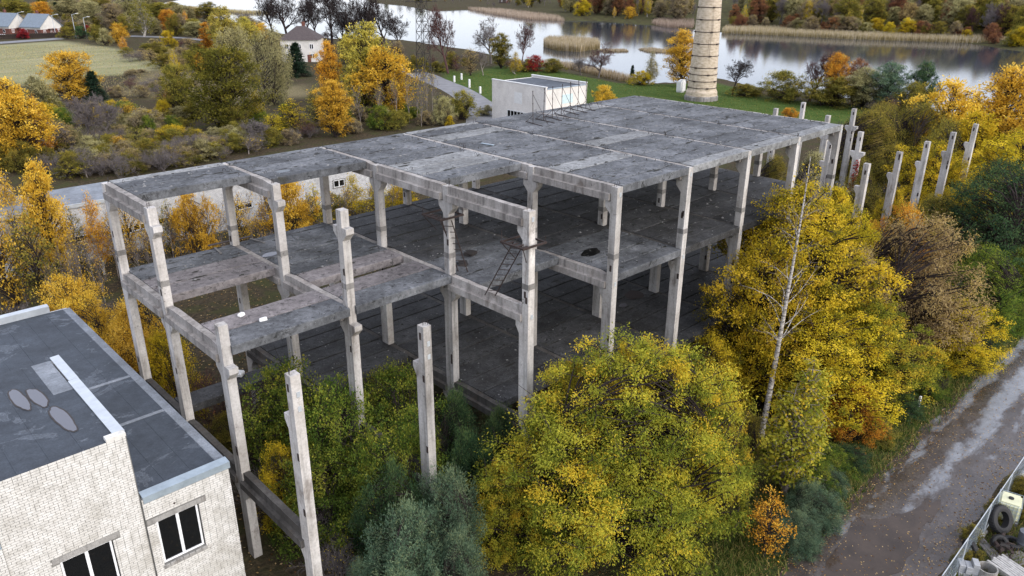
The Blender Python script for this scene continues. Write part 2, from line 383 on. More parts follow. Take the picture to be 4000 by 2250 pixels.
# standing water on the lane
def blob(cx, cy_, rx, ry, ang, seed, n=40, rag=0.22):
    rng = random.Random(seed); ph = [rng.uniform(0, 6.28) for _ in range(6)]; V = []
    for k in range(n):
        a = 2*math.pi*k/n; r = 1+rag*(math.sin(2*a+ph[0])*.5+math.sin(3*a+ph[1])*.6+math.sin(5*a+ph[2])*.5+math.sin(9*a+ph[3])*.3+math.sin(14*a+ph[4])*.2)
        x, y = rx*r*math.cos(a), ry*r*math.sin(a); V.append((cx+x*math.cos(ang)-y*math.sin(ang), cy_+x*math.sin(ang)+y*math.cos(ang)))
    return V
def puddle_mat(name, c, rough=0.03):
    m, t, b = nodes(name); p = geo(t)
    k = ramp(t, noise(t, 0.6, 4, 0.6, p), [(0.35, tuple(v*.7 for v in c)), (0.65, tuple(v*1.3 for v in c))])
    t.links.new(k, b.inputs['Base Color']); b.inputs['Roughness'].default_value = rough; b.inputs['IOR'].default_value = 1.33
    return m
M['puddle'] = puddle_mat('puddle with painted sky tone', (0.16, 0.16, 0.18)); M['mud_water'] = puddle_mat('muddy puddle', (0.055, 0.040, 0.030))  # the paler puddle colour stands in for reflected sky
M['dark_water'] = puddle_mat('dark stain', (0.008, 0.008, 0.008), 0.15)
def flat(name, V, z, mat, parent=None):
    return MB().add([(x, y, z) for x, y in V], [tuple(range(len(V)))]).build(name, mat, parent)
def lay(cx, cy_, rx, ry, ang, seed, name, mat, z=0.022, rag=0.22):
    b0 = at(cx, cy_)
    return tag(flat(name, blob(b0[0], b0[1], rx, ry, ang, seed, rag=rag), z, mat), kind='structure')
lay(2190, 1400, 4.4, 1.5, 0.0, 3, 'puddle', M['mud_water'], z=.026)
lay(2330, 1290, 1.6, .4, 0.1, 5, 'puddle', M['mud_water'], z=.030)
# ================================================================== unfinished concrete frame
frame = thing('unfinished_building', 'unfinished grey concrete building frame of bare columns, beams and floor slabs', 'building')
COLS = {}
def column_mesh(v, short):
    key = (v, short)
    if key in COLS: return COLS[key]
    b = MB(); top = 11.80 if short else ROOF-0.06; zb = F2-0.84
    lo, hi = {0: (-0.4, 0.2), 1: (-0.3, 0.3), 2: (-0.3, 0.3), 3: (-0.2, 0.4)}[v]
    prof = []                                   # outline in y, z
    sides = {0: (1, 0), 1: (1, 1), 2: (1, 1), 3: (0, 1)}[v]     # corbel towards -y, towards +y
    def edge(sg, on):
        e = []; wid = -lo if sg < 0 else hi
        e.append((sg*wid, -0.6))
        for zt, w0, w1 in ((F1-0.84, wid, wid), (zb, wid, 0.2)) + (() if short else ((ROOF-0.84, 0.2, 0.2),)):
            if on:
                k = w0+0.34 if w0 < .35 else w0+0.22
                e += [(sg*w0, zt-0.62), (sg*k, zt-0.26), (sg*k, zt), (sg*w1, zt)]
            else: e += [(sg*w0, zt), (sg*w1, zt+0.001)] if w0 != w1 else []
        e.append((sg*0.2, top)); return e
    prof = edge(-1, sides[0])[::1]; right = edge(1, sides[1])
    prof = right + prof[::-1]
    b.prism(prof, -0.2, 0.2, 'x')
    me = b.mesh('column', M['column']); COLS[key] = me; return me
PLATE = MB().box(-0.012, 0.012, -0.06, 0.06, -0.16, 0.16).mesh('steel_plate', M['rust'])
PLATEY = MB().box(-0.07, 0.07, -0.012, 0.012, -0.11, 0.11).mesh('steel_plate', M['zinc_pale'])
JOINT = MB().box(-0.208, 0.208, -0.208, 0.208, -0.13, 0.15).box(-0.19, -0.15, -0.215, 0.1, -0.2, -0.13).mesh('mortar_joint', M['mortar_joint'])
HOOKV = [(0.0, 0, 0), (0.0, 0, 0.07), (0.03, 0, 0.12), (0.08, 0, 0.135), (0.13, 0, 0.12), (0.16, 0, 0.07), (0.16, 0, 0)]
_b = MB(); [_b.tube(HOOKV[i], HOOKV[i+1], 0.011, n=4) for i in range(6)]
LOOP = _b.mesh('lifting_loop', M['rebar'])
REBAR = MB().tube((0, 0, 0), (.03, .02, .26), 0.013, n=5).mesh('rebar', M['rebar'])
rf = random.Random(11)
def column(u, v, short, parent, loc=None):
    o = put('column', column_mesh(v, short), parent, (6.0*u+rf.uniform(-.02, .02), CY[v]+rf.uniform(-.02, .02), 0) if loc is None else loc)
    o.rotation_euler = (R(rf.uniform(-.15, .15)), R(rf.uniform(-.15, .15)), 0)
    if not short:
        put('mortar_joint', JOINT, o, (0, 0, F2+1.0))
    for k in range(rf.choice((2, 3, 3))):
        z = rf.choice((F1+1.2, F1+2.6, F2-1.6, F2+0.55, F2+1.9, F1+3.8)); z = min(z, 11.3) if short else z
        if z > F2: put('steel_plate', PLATE, o, (-0.205, rf.uniform(-.12, .05), z+rf.uniform(-.2, .2)))
        else: put('steel_plate', PLATE, o, (-0.205, {0: -.1, 1: -.2, 2: -.2, 3: -.1}[v]+rf.uniform(-.05, .05), z+rf.uniform(-.2, .2)))
    if v == 3:
        for z in ((11.0, 10.4) if short else (ROOF-0.45, F2-0.5)): put('steel_plate', PLATEY, o, (0.04, -0.205, z))
    for k in range(rf.choice((0, 2, 3))): put('rebar', REBAR, o, (rf.uniform(-.14, .14), rf.uniform(-.14, .14), 11.78 if short else ROOF-0.08), rz=rf.uniform(0, 6))
    return o
SHORT = {(0, 2), (0, 3), (1, 3)}
for u in range(8):
    for v in range(4): column(u, v, (u, v) in SHORT, frame)

BEAMS = {}
def beam_mesh(L, k, mat):
    if (round(L, 2), k, mat) in BEAMS: return BEAMS[(round(L, 2), k, mat)]
    r_ = random.Random(k+40); b = MB(); n = 8
    ys = np.linspace(-L/2, L/2, n+1); V = []; Fc = []
    for i, yy in enumerate(ys):
        ends = i in (0, n); j = lambda a: r_.uniform(-a, a)
        top = -0.03+j(.012)-(0.10 if ends and k % 2 else 0.0)
        w1 = 0.15+j(.006); w2 = 0.33
        V += [(-w2, yy, -0.78), (w2, yy, -0.78), (w2, yy, -0.44+j(.008)), (w1, yy, -0.42), (w1, yy, top), (-w1, yy, top+j(.01)), (-w1, yy, -0.42), (-w2, yy, -0.44+j(.008))]
        if i: Fc += [((i-1)*8+c, (i-1)*8+(c+1) % 8, i*8+(c+1) % 8, i*8+c) for c in range(8)]
    Fc += [tuple(range(8))[::1], tuple(range(n*8, n*8+8))[::-1]]
    b.add(V, [f[::-1] for f in Fc]); me = b.mesh('beam', M[mat]); BEAMS[(round(L, 2), k, mat)] = me; return me
def beam(u, v, z, mat='beam'):
    L = CY[v]-CY[v+1]-0.46
    return put('beam', beam_mesh(L, rf.randrange(3), mat), frame, (6.0*u, (CY[v]+CY[v+1])/2, z))
for u in range(8):
    for v in range(3):
        if u > 1 or v == 0: beam(u, v, ROOF)
        if u > 1 or v < 2: beam(u, v, F2, 'beam' if u < 3 or (u == 3 and v == 2) else 'beam_damp_shaded')
        beam(u, v, F1, 'beam_damp_shaded')

SLABS = {}
def slab_mesh(wd, k, mat):
    key = (round(wd, 2), k, mat)
    if key in SLABS: return SLABS[key]
    r_ = random.Random(hash((round(wd*100), k)) & 0xffff); b = MB(); n = 10; hw = wd/2-0.034; hx = 2.83
    xs = np.linspace(-hx, hx, n+1); V = []; Fc = []
    for i, x in enumerate(xs):
        j = lambda a: r_.uniform(-a, a)
        a1, a2 = hw-abs(j(.012)), hw-abs(j(.012)); c1, c2 = 0.02+abs(j(.015)), 0.02+abs(j(.015))
        V += [(x, -a1, -0.40), (x, -a1, -c1), (x, -a1+c1, 0), (x, a2-c2, 0), (x, a2, -c2), (x, a2, -0.40)]
        if i: Fc += [((i-1)*6+c, (i-1)*6+(c+1) % 6, i*6+(c+1) % 6, i*6+c) for c in range(6)]
    Fc += [tuple(range(6)), tuple(range(n*6, n*6+6))[::-1]]
    b.add(V, Fc); me = b.mesh('floor_slab', M[mat]); SLABS[key] = me; return me
LOOPS = [0]
def slab(u, y0, y1, z, mat='slab', loops=0):
    o = put('floor_slab', slab_mesh(y0-y1, rf.randrange(3), mat), frame, (6.0*u+3.0, (y0+y1)/2, z+rf.uniform(-.014, .006)))
    o.rotation_euler = (R(rf.uniform(-.1, .1)), R(rf.uniform(-.06, .06)), 0)
    for x, s in ((-2.45, 1), (2.45, -1), (2.45, 1), (-2.45, -1))[:loops]:
        if LOOPS[0] < 290 and y0-y1 > 1.2:
            LOOPS[0] += 1; put('lifting_loop', LOOP, o, (x+rf.uniform(-.1, .1)-.08, s*(0.5*(y0-y1)-.22), -0.01), rz=rf.uniform(0, 3))
    return o
E_ = [0.22, -0.5, -2.0, -3.5, -4.97, -6.47, -7.95, -9.45, -10.95, -12.45, -13.95, -15.45, -16.75, -17.72]
NR = {0: 3, 1: 4, 2: 8}; N2 = {0: 4, 1: 6, 2: 10}; N1 = {0: 4, 1: 6, 2: 11}
PALE = {(2, 5), (2, 6), (3, 9), (4, 7), (3, 2), (5, 1), (5, 12), (6, 12), (4, 12), (0, 0), (3, 0)}
for u in range(7):
    for k in range(13):
        if k < NR.get(u, 13): slab(u, E_[k], E_[k+1], ROOF, 'slab_pale' if (u, k) in PALE else 'slab', 3)
        if k < N2.get(u, 13): slab(u, E_[k], E_[k+1], F2, 'slab_pink' if (u, k) in ((0, 3), (1, 5), (0, 2)) else ('slab' if u < 2 or (u == 3 and k > 8) or (u == 2 and k > 6) else 'slab_damp_shaded'), 2 if u < 4 else 0)
        if k < N1.get(u, 13) and (u > 0 or k == 3): slab(u, E_[k], E_[k+1], F1, 'slab_damp_shaded', 0)
for u in (0, 1):
    slab(u, -8.95, -10.45, F2, 'slab_pink', 2); slab(u, -10.45, -12.1, F2, 'slab', 2)

# standing water and burnt patches on the slabs
def stain(x, y, z, rx, ry, seed, mat='dark_water', name='puddle', lab=None):
    o = flat(name, blob(x, y, rx, ry, 0.2, seed, rag=.09), z, M[mat]); return tag(o, lab, 'puddle')
p0 = at(1486, 635, F2); stain(p0[0], p0[1], F2+0.012, 0.78, 0.42, 2, lab='black puddle on the middle floor slab beside the front row of columns')
p0 = at(1595, 742, F1); stain(p0[0], p0[1], F1+0.012, 0.8, 0.6, 6, 'rust', lab='rusty brown stain on the lowest floor slab')
p0 = at(1567, 768, F1); stain(p0[0], p0[1], F1+0.012, 0.35, 0.25, 8, 'puddle', lab='small pale puddle on the lowest floor slab')
p0 = at(680, 640, F2); stain(p0[0], p0[1], F2+0.012, 0.5, 0.3, 5, 'puddle', lab='small round puddle on the middle floor near the back edge')
p0 = at(712, 431, ROOF); stain(p0[0], p0[1], ROOF+0.012, 0.4, 0.28, 9, lab='small black stain on the roof slab of the second bay')

# columns of the unbuilt bays further along the grid
GRID = {(8, 3): 'short bare concrete column, nearest of the row beyond the frame corner', (9, 3): 'bare concrete column, second of the row running on from the frame corner',
        (10, 3): 'bare concrete column, third of the row running on from the frame corner', (11, 3): 'bare concrete column, fourth of the row running on from the frame corner',
        (12, 3): 'bare concrete column with side corbels, last of the row by the yellow birches', (10, 2): 'bare concrete column with red creeper climbing it',
        (9, 2): 'bare concrete column half hidden behind the far corner of the frame', (11, 1): 'bare concrete column tip just behind the far roof edge',
        (11, 0): 'short column tip farthest left behind the far roof edge', (12, 0): 'tall column top standing against the green lawn', (12, 1): 'column tip poking out of the olive bushes by the lawn'}
for (u, v), lab in GRID.items():
    o = column(u, v, True, None, (6.0*u, CY[v], 0)); o.name = 'concrete_column'; tag(o, lab, 'column', 'columns of the unbuilt bays')

# ---- rusty props on the roof
PROP = []
for i, (x, y) in enumerate(((908,430), (1040,392), (1152,362), (1262,325), (1375,290), (1470,266), (1572,240))):
    P = at((1800+x*.3106)/K, (350+y*.3106)/K, ROOF)
    labs = ['nearest', 'second', 'third', 'fourth', 'fifth', 'sixth', 'farthest']
    tt = thing('steel_prop', f'rusty triangular steel prop on the roof slabs, {labs[i]} of the seven in a row', 'prop', (P[0], P[1], ROOF+0.01), 'steel props on the roof', rz=R(rf.uniform(-16, -6)))
    lean = rf.uniform(-.06, .06)
    MB().tube((0, 0, 0), (lean, 0, 2.15), 0.022, n=5).tube((lean*.9, 0, 2.1), (lean, 0, 2.2), 0.034, n=5).tube((lean*.6, 0, 1.3), (lean*.6, 0, 1.38), 0.034, n=5).build('post', M['rust'], tt)
    MB().tube((lean*.9, -0.03, 1.95), (0.55, -1.05, 0.04), 0.015, n=5).build('brace', M['rust'], tt)
    MB().tube((0, 0.03, 0.55), (-0.3, 0.5, 0.04), 0.014, n=5).build('brace', M['rust'], tt)
    MB().box(-0.025, 0.025, -1.2, 0.9, 0.0, 0.04).build('foot_bar', M['rust'], tt)

# ---- welded ladders with work platforms
def ladder(name, lab, foot, head, plat, width=0.5):
    tt = thing(name, lab, 'ladder', foot); f = np.zeros(3); h = np.array(head, float)-np.array(foot, float)
    d = h/np.linalg.norm(h); side = np.cross(d, (0, 0, 1)); side = np.array((0.62, -0.78, 0.0))*width/2
    for s in (-1, 1): MB().tube(f+s*side, h+s*side, 0.03, n=5).build('rail', M['rust'], tt)
    n = int(np.linalg.norm(h)/0.33)
    for k in range(1, n): MB().tube(f+h*k/n-side, f+h*k/n+side, 0.018, n=4).build('rung', M['rust'], tt)
    c = np.array(plat, float)-np.array(foot, float); b = MB()
    b.box(c[0]-.75, c[0]+.75, c[1]-.75, c[1]-.68, c[2]-.04, c[2]+.05).box(c[0]-.75, c[0]+.75, c[1]+.68, c[1]+.75, c[2]-.04, c[2]+.05)
    b.box(c[0]-.75, c[0]-.68, c[1]-.68, c[1]+.68, c[2]-.035, c[2]+.045).box(c[0]+.68, c[0]+.75, c[1]-.68, c[1]+.68, c[2]-.035, c[2]+.045)
    for k in range(4): b.box(c[0]-.68, c[0]-.28, c[1]-.6+k*.3, c[1]-.48+k*.3, c[2]-.02, c[2]+.02)
    for sx in (-1, 1):
        for sy_ in (-1, 1): b.tube((c[0]+.7*sx, c[1]+.7*sy_, c[2]), (c[0]+.68*sx, c[1]+.7*sy_, c[2]+.55*rf.uniform(.4, 1)), .016, n=4)
        b.tube((c[0]-.7, c[1]+.7*sx, c[2]-.03), (c[0]-.15, c[1]+.35*sx, c[2]-.85), .022, n=4)
    b.build('platform', M['rust'], tt); return tt
C22 = (12.0, CY[2]); C23 = (12.0, CY[3])
ladder('steel_ladder', 'rusty ladder with welded platform hung on the middle exposed column', (12.6, CY[2]-0.35, F2+0.02), (11.75, CY[2]-0.2, ROOF-1.75), (11.95, CY[2]+0.35, ROOF-1.62))
ladder('steel_ladder', 'rusty ladder leaning beside the front corner column of the exposed bay', (11.55, -15.3, F2+0.0), (11.85, CY[3]+0.55, F2+3.0), (11.95, CY[3]+0.35, F2+3.05))

# ---- loose things on the slabs
def lump(name, lab, cat, p, s, mat, rz=0, group=None):
    r_ = random.Random(int(p[0]*91+p[1]*13)); bm = bmesh.new(); bmesh.ops.create_cube(bm, size=1)
    bmesh.ops.bevel(bm, geom=bm.edges[:], offset=.12, segments=2, affect='EDGES')
    for v_ in bm.verts: v_.co = Vector((v_.co.x*s[0]*(1+r_.uniform(-.12, .12)), v_.co.y*s[1]*(1+r_.uniform(-.12, .12)), (v_.co.z+.5)*s[2]*(1+r_.uniform(-.1, .1))))
    me = bpy.data.meshes.new(name); bm.to_mesh(me); bm.free(); me.materials.append(mat)
    return tag(put(name, me, None, p, rz), lab, cat, group)
p0 = at((350+1910*.3106)/K, (1000+755*.3106)/K, F2); lump('foam_block', 'white foam block on the front slab of the middle floor, nearer the gap', 'foam block', (p0[0], p0[1], F2), (.34, .2, .13), M['foam'], .5, 'foam blocks')
p0 = at((350+2185*.3106)/K, (1000+812*.3106)/K, F2); lump('foam_block', 'white foam block on the front slab of the middle floor, nearer the edge', 'foam block', (p0[0], p0[1], F2), (.34, .19, .13), M['foam'], -.1, 'foam blocks')
p0 = at((700+765*.3106)/K, (1400+215*.3106)/K, F1); lump('plastic_bag', 'white crumpled plastic bag lying beside the second short column', 'bag', (p0[0], p0[1], F1), (.5, .4, .22), M['foam'], .8)
def board(lab, a, b_, z, w_=.16, mat='wood_grey', tilt=0.0):
    a = np.array(at(*a, z)); b_ = np.array(at(*b_, z)); o = MB(); L = np.linalg.norm(b_-a)
    o.cbox(-L/2, L/2, -w_/2, w_/2, 0, .05, .006); e = o.build('board', M[mat], None, ((a[0]+b_[0])/2, (a[1]+b_[1])/2, z+.02), rz=math.atan2(b_[1]-a[1], b_[0]-a[0]))
    e.rotation_euler[1] = tilt; return tag(e, lab, 'board')
board('pale short board on the edge slab of the middle floor', (541, 625), (556, 639), F2, .12, 'wood_grey')
board('long thin board lying along the back edge of the middle floor', (630, 602), (665, 612), F2, .1)
board('grey plank laid along the back edge beside the second column', (524, 620), (632, 596), F2, .2, 'wood_dark')
p0 = at(1183, 640, F2); lump('roofing_box', 'dark tilted metal box lying on the middle floor near the ladder', 'box', (p0[0], p0[1], F2), (.75, .55, .16), M['rebar'], .4)
p0 = at(1165, 665, F2); lump('roofing_box', 'second dark box lying beside the ladder foot', 'box', (p0[0], p0[1], F2), (.6, .45, .14), M['rebar'], 1.0)
p0 = at(1215, 365, ROOF); board('row of pale rubble left on a light roof slab', (1211, 362), (1242, 367), ROOF, .12, 'zinc')
# crumbs of mortar and leaves on every deck: nobody could count them
def crumbs():
    r_ = np.random.default_rng(5); V = []; Fq = []
    n = 3200
    for _ in range(n):
        lv = r_.choice(3, p=[.45, .4, .15]); z = (ROOF, F2, F1)[lv]; u = r_.uniform(6 if lv == 2 else 0, 42); y = r_.uniform(-17.4, .1)
        kk = {0: NR, 1: N2, 2: N1}[lv].get(int(u//6), 13)
        if y < E_[kk]+.05: continue
        s = r_.uniform(.02, .055) * (2 if r_.random() < .12 else 1); h = s*r_.uniform(.3, .9); a = r_.uniform(0, 6.28); c_, s_ = math.cos(a)*s, math.sin(a)*s
        i = len(V); V += [(u+c_, y+s_, z), (u-s_, y+c_, z), (u-c_, y-s_, z), (u+s_, y-c_, z), (u, y, z+h)]
        Fq += [(i, i+1, i+4), (i+1, i+2, i+4), (i+2, i+3, i+4), (i+3, i, i+4)]
    return MB().add(V, Fq)
def moss():
    r_ = np.random.default_rng(15); V = []; Fq = []
    for k in range(900):
        lv = r_.choice(3, p=[.45, .4, .15]); z = (ROOF, F2, F1)[lv]+.004+k*.00001; u = r_.uniform(6.3 if lv == 2 else .3, 41.7); y = r_.uniform(-17.3, .1)
        if r_.random() < .55: y = E_[1:-1][r_.integers(12)]+r_.normal(0, .10)          # gathers along the joints
        kk = {0: NR, 1: N2, 2: N1}[lv].get(int(u//6), 13)
        if y < E_[kk]+.2 or min(u % 6, 6-u % 6) < .45: continue
        rx, ry = r_.uniform(.06, .5), r_.uniform(.03, .12); i = len(V)
        V += [(u+rx*math.cos(a)*q, y+ry*math.sin(a)*q, z+.004*(j % 2)) for j, (a, q) in enumerate(zip(np.linspace(0, 6.28, 11)[:-1], r_.uniform(.45, 1.1, 10)))]; Fq.append(tuple(range(i, i+10)))
    return MB().add(V, Fq)
tag(moss().build('moss_crust', plain('black moss crust', (0.020,0.019,0.013), 1.0, 0, .5, 9)), 'black crusts of moss and dirt along the slab joints', 'moss', kind='stuff')
M['crumb'] = plain('pale mortar crumbs', (0.22,0.22,0.215), .95, 0, .4, 6)
tag(crumbs().build('rubble_crumbs', M['crumb']), 'scattered crumbs of mortar over the concrete decks', 'rubble', kind='stuff')
# ================================================================== white brick building in front
def aty(x, y, Y):
    D = _f + _r*(x*K-2000)/FPX - _u*(y*K-1125)/FPX; return CAM+D*(Y-CAM[1])/D[1]
def brick_mat(name, a, b_, c_):
    m, t, b = nodes(name); p = geo(t)
    k = ramp(t, noise(t, 3.4, 2, 0.5, p), [(0.3, a), (0.5, b_), (0.72, c_)])
    k = mixc(t, ramp(t, noise(t, 0.55, 3, 0.5, p), [(0.52, 0.0), (0.75, 0.5)]), k, tuple(v*f_ for v, f_ in zip(a, (.52, .48, .40))))
    k = mixc(t, 0.5, k, ramp(t, noise(t, 26, 3, 0.6, p), [(0.3, 0.8), (0.7, 1.1)]), 'MULTIPLY')
    v = math_(t, 'ADD', math_(t, 'MULTIPLY', orand(t), .10), .95); cv = N(t, 'CombineColor'); [t.links.new(v, cv.inputs[i]) for i in range(3)]
    k = mixc(t, 1.0, k, cv.outputs[0], 'MULTIPLY')
    t.links.new(k, b.inputs['Base Color']); b.inputs['Roughness'].default_value = 0.9; b.inputs['Specular IOR Level'].default_value = 0.2
    bump(t, b, noise(t, 40, 4, 0.6, p), 0.25, 0.008); return m
M['brick'] = brick_mat('white silicate brick', (0.50,0.485,0.445), (0.62,0.605,0.565), (0.70,0.69,0.655))
M['brick_far'] = brick_mat('weathered white brick', (0.44,0.44,0.44), (0.58,0.58,0.58), (0.68,0.68,0.67))
M['pointing'] = plain('dirty mortar', (0.19,0.185,0.17), 0.95, 0, 0.3, 2)
def felt_mat(name, base, stain_):
    m, t, b = nodes(name); p = geo(t)
    k = ramp(t, noise(t, 0.5, 6, 0.65, p), [(0.3, tuple(v*.7 for v in base)), (0.7, tuple(v*1.3 for v in base))])
    s = N(t, 'TexNoise'); s.inputs['Scale'].default_value = 0.35; s.inputs['Detail'].default_value = 7; s.inputs['Roughness'].default_value = .7; s.inputs['Distortion'].default_value = 1.6
    t.links.new(p, s.inputs['Vector'])
    k = mixc(t, ramp(t, s.outputs[0], [(0.555, 0.0), (0.585, 0.45), (0.60, 0.1), (0.68, 0.35)]), k, stain_)
    k = mixc(t, 0.8, k, ramp(t, noise(t, 14, 6, 0.75, p), [(0.3, 0.55), (0.7, 1.25)]), 'MULTIPLY')
    k = mixc(t, 0.6, k, ramp(t, noise(t, 2.2, 5, 0.7, p), [(0.3, 0.6), (0.7, 1.3)]), 'MULTIPLY')
    t.links.new(k, b.inputs['Base Color']); b.inputs['Roughness'].default_value = 0.62; b.inputs['Specular IOR Level'].default_value = 0.35
    bump(t, b, noise(t, 5, 5, 0.6, p), 0.3, 0.02); return m
M['felt'] = felt_mat('bitumen roofing felt', (0.046,0.056,0.070), (0.22,0.245,0.28))
M['felt_pale'] = felt_mat('pale worn roofing felt', (0.20,0.22,0.245), (0.34,0.36,0.39))
M['lintel'] = concrete('lintel concrete', (0.22,0.21,0.19), (0.32,0.31,0.29), (0.40,0.39,0.37), vary=0.1)

XR, XM, XL, XFAR, YF, YB = -1.65, -4.95, -9.30, -15.5, -14.40, 6.55
ZL, ZC = 7.20, 9.95
bb = thing('brick_building', 'white brick flat roofed building with zinc coping beside the concrete frame', 'building')
holes = {'r': (-4.62, -3.00, 4.02, 6.05), 'c': (-7.87, -6.12, 3.2, 6.05)}
def wall_with_hole(name, x0, x1, y0, y1, z0, z1, h):
    b = MB()
    if h is None: b.box(x0, x1, y0, y1, z0, z1)
    else:
        b.box(x0, h[0], y0, y1, z0, z1).box(h[1], x1, y0, y1, z0, z1).box(h[0], h[1], y0, y1, z0, h[2]).box(h[0], h[1], y0, y1, h[3], z1)
    return b.build(name, M['pointing'], bb)
wall_with_hole('wall', XM, XR, YF-0.12, YF+0.28, 0, ZL, holes['r'])
wall_with_hole('wall', XL, XM-0.002, YF, YF+0.28, 0, ZC, holes['c'])
wall_with_hole('wall', XFAR, XL-0.002, YF-0.12, YF+0.28, 0, ZL+0.55, None)
MB().box(XR-0.28, XR, YF+0.285, YB, 0, ZL-0.10).build('wall', M['brick_far'], bb)
MB().box(XFAR, XR-0.285, YB-0.28, YB, 0, ZL-0.10).build('wall', M['brick_far'], bb)
MB().box(XM-0.28, XM-0.003, YF+0.285, -6.3, ZL-0.04, ZC-0.06).build('wall', M['brick_far'], bb)
MB().box(XFAR, XM-0.285, -6.58, -6.3, ZL-0.04, ZC-0.06).build('wall', M['brick_far'], bb)
# bricks: 300 that show largest as parts, the rest joined
BL, BH, BJ = 0.25, 0.086, 0.013
BRK = {}
def brick_me(L):
    L = round(L, 3)
    if L not in BRK:
        c = .002; BRK[L] = MB().add([(0,0,0),(L,0,0),(L,0,BH),(0,0,BH),(c,-.005,c),(L-c,-.005,c),(L-c,-.005,BH-c),(c,-.005,BH-c)],
                   [(4,5,6,7),(0,1,5,4),(1,2,6,5),(2,3,7,6),(3,0,4,7)]).mesh('brick', M['brick'])
    return BRK[L]
spots = []
def lay_bricks(x0, x1, y, z0, z1, h, lint):
    r = 0; z = z1-BH-0.004
    while z > z0:
        x = x0+0.004; first = True
        while x < x1-0.03:
            L = BL*0.48 if (first and r % 2) else BL
            if (r*7+int(x*3)) % 23 == 5: L = BL*.48
            L = min(L, x1-x-0.004); first = False
            cut = False
            for g in (h, lint):
                if g and z+BH > g[2] and z < g[3]:
                    if x < g[1] and x+L > g[0]:
                        if x < g[0]-0.05: L = g[0]-x-0.004
                        elif x+L > g[1]+0.05: d = g[1]+.004-x; x += d; L -= d
                        else: cut = True
            if not cut and L > 0.03: spots.append((x, y-0.002, z, L))
            x += L+BJ
        z -= BH+BJ; r += 1
LR, LC = (-4.92, -2.70, 6.05, 6.26), (-8.08, -5.85, 6.05, 6.28)
lay_bricks(XM, XR, YF-0.12, 0, ZL, holes['r'], LR)
lay_bricks(XL, XM-.03, YF, 2.0, ZC, holes['c'], LC)
lay_bricks(-11.5, XL-.01, YF-0.12, 4.5, ZL+.55, None, None)
def shown(s):
    x, y, z, L = s; d = np.array((x, y, z))-CAM; zc = d@_f; px = 2000+FPX*(d@_r)/zc; py = 1125-FPX*(d@_u)/zc
    return (L > .2 and -20 < px < 4000 and py < 2270)*1e3/zc
spots.sort(key=shown, reverse=True)
rb = random.Random(3); restV = []; restF = []
for i, (x, y, z, L) in enumerate(spots):
    if i < 300: put('brick', brick_me(L), bb, (x, y+rb.uniform(-.0015, .0015), z))
    else:
        k = len(restV); c = .002; dy = y+rb.uniform(-.0015, .0015)
        restV += [(x,dy,z),(x+L,dy,z),(x+L,dy,z+BH),(x,dy,z+BH),(x+c,dy-.005,z+c),(x+L-c,dy-.005,z+c),(x+L-c,dy-.005,z+BH-c),(x+c,dy-.005,z+BH-c)]
        restF += [(k+4,k+5,k+6,k+7),(k,k+1,k+5,k+4),(k+1,k+2,k+6,k+5),(k+2,k+3,k+7,k+6),(k+3,k,k+4,k+7)]
tag(MB().add(restV, restF).build('brick_courses', M['brick'], bb), kind='stuff')
# corner pier of the raised block, lintels, sill stones, copings, roofs
MB().cbox(XM-.66, XM-.004, YF-.016, YF+.26, ZC+.001, ZC+.14, .015).build('parapet_corner', M['brick'], bb)
for (a, b_, z0, z1), yy in ((LR, YF-.12), (LC, YF)):
    MB().box(a, b_, yy-.017, yy-.002, z0, z1).build('lintel', M['lintel'], bb)
for i in range(7): MB().cbox(-4.66+i*.245, -4.66+i*.245+.225, YF-.12-.05, YF-.06, 3.86+rb.uniform(-.01, .01), 4.015, .02).build('sill_stone', M['lintel'], bb)
MB().prism([(YF-.17, ZL-.16), (YF-.17, ZL+.12), (YF+.22, ZL+.17), (YF+.22, ZL+.02), (YF-.15, ZL+.005), (YF-.15, ZL-.16)], XM+.05, XR+.06, 'x').build('coping', M['zinc'], bb)
MB().prism([(YF-.17, ZL+.42), (YF-.17, ZL+.68), (YF+.22, ZL+.72), (YF+.22, ZL+.56), (YF-.15, ZL+.555), (YF-.15, ZL+.42)], XFAR, XL-.02, 'x').build('coping', M['zinc'], bb)
MB().prism([(YB-.3, ZL-.08), (YB-.32, ZL+.36), (YB+.05, ZL+.40), (YB+.05, ZL+.18), (YB+.03, ZL+.18), (YB-.0, ZL-.09)], XFAR, XR-.9, 'x').build('coping', M['zinc_pale'], bb)
MB().prism([(XM-.34, ZC+.02), (XM-.34, ZC+.055), (XM+.05, ZC+.075), (XM+.05, ZC-.16), (XM+.035, ZC-.16), (XM+.035, ZC+.02)], YF+.28, -8.9, 'y').build('coping', M['zinc_pale'], bb)
MB().prism([(XM-.30, ZC+.03), (XM-.30, ZC+.065), (XM+.055, ZC+.085), (XM+.055, ZC-.15), (XM+.04, ZC-.15), (XM+.04, ZC+.03)], -8.89, -6.2, 'y').build('coping', M['zinc_pale'], bb)
roof_l = MB().box(XFAR, XR+.08, YF+.29, YB-.30, ZL-.10, ZL-.02).build('roof', M['felt'], bb)
for k in range(9):
    x = XR-.15-k*1.02
    MB().box(x-.03, x+.03, YF+.3, YB-.34, ZL-.021, ZL-.012+.001*k).build('felt_seam', M['felt'], roof_l)
MB().prism([(XR-.26, ZL-.019), (XR-.24, ZL-.004), (XR+.10, ZL-.004), (XR+.10, ZL-.14), (XR+.085, ZL-.14)], YF+.3, YB-.35, 'y').build('edge_strip', M['felt_pale'], roof_l)
for yy, x0 in ((-4.6, -5.6), (-8.8, -4.9)): MB().box(x0, XR-.27, yy, yy+.22, ZL-.018, ZL-.006).build('patch_strip', M['felt_pale'], roof_l)
roof_c = MB().box(XFAR, XM-.345, YF+.004, -6.25, ZC-.09, ZC+.004).build('roof', M['felt'], bb)
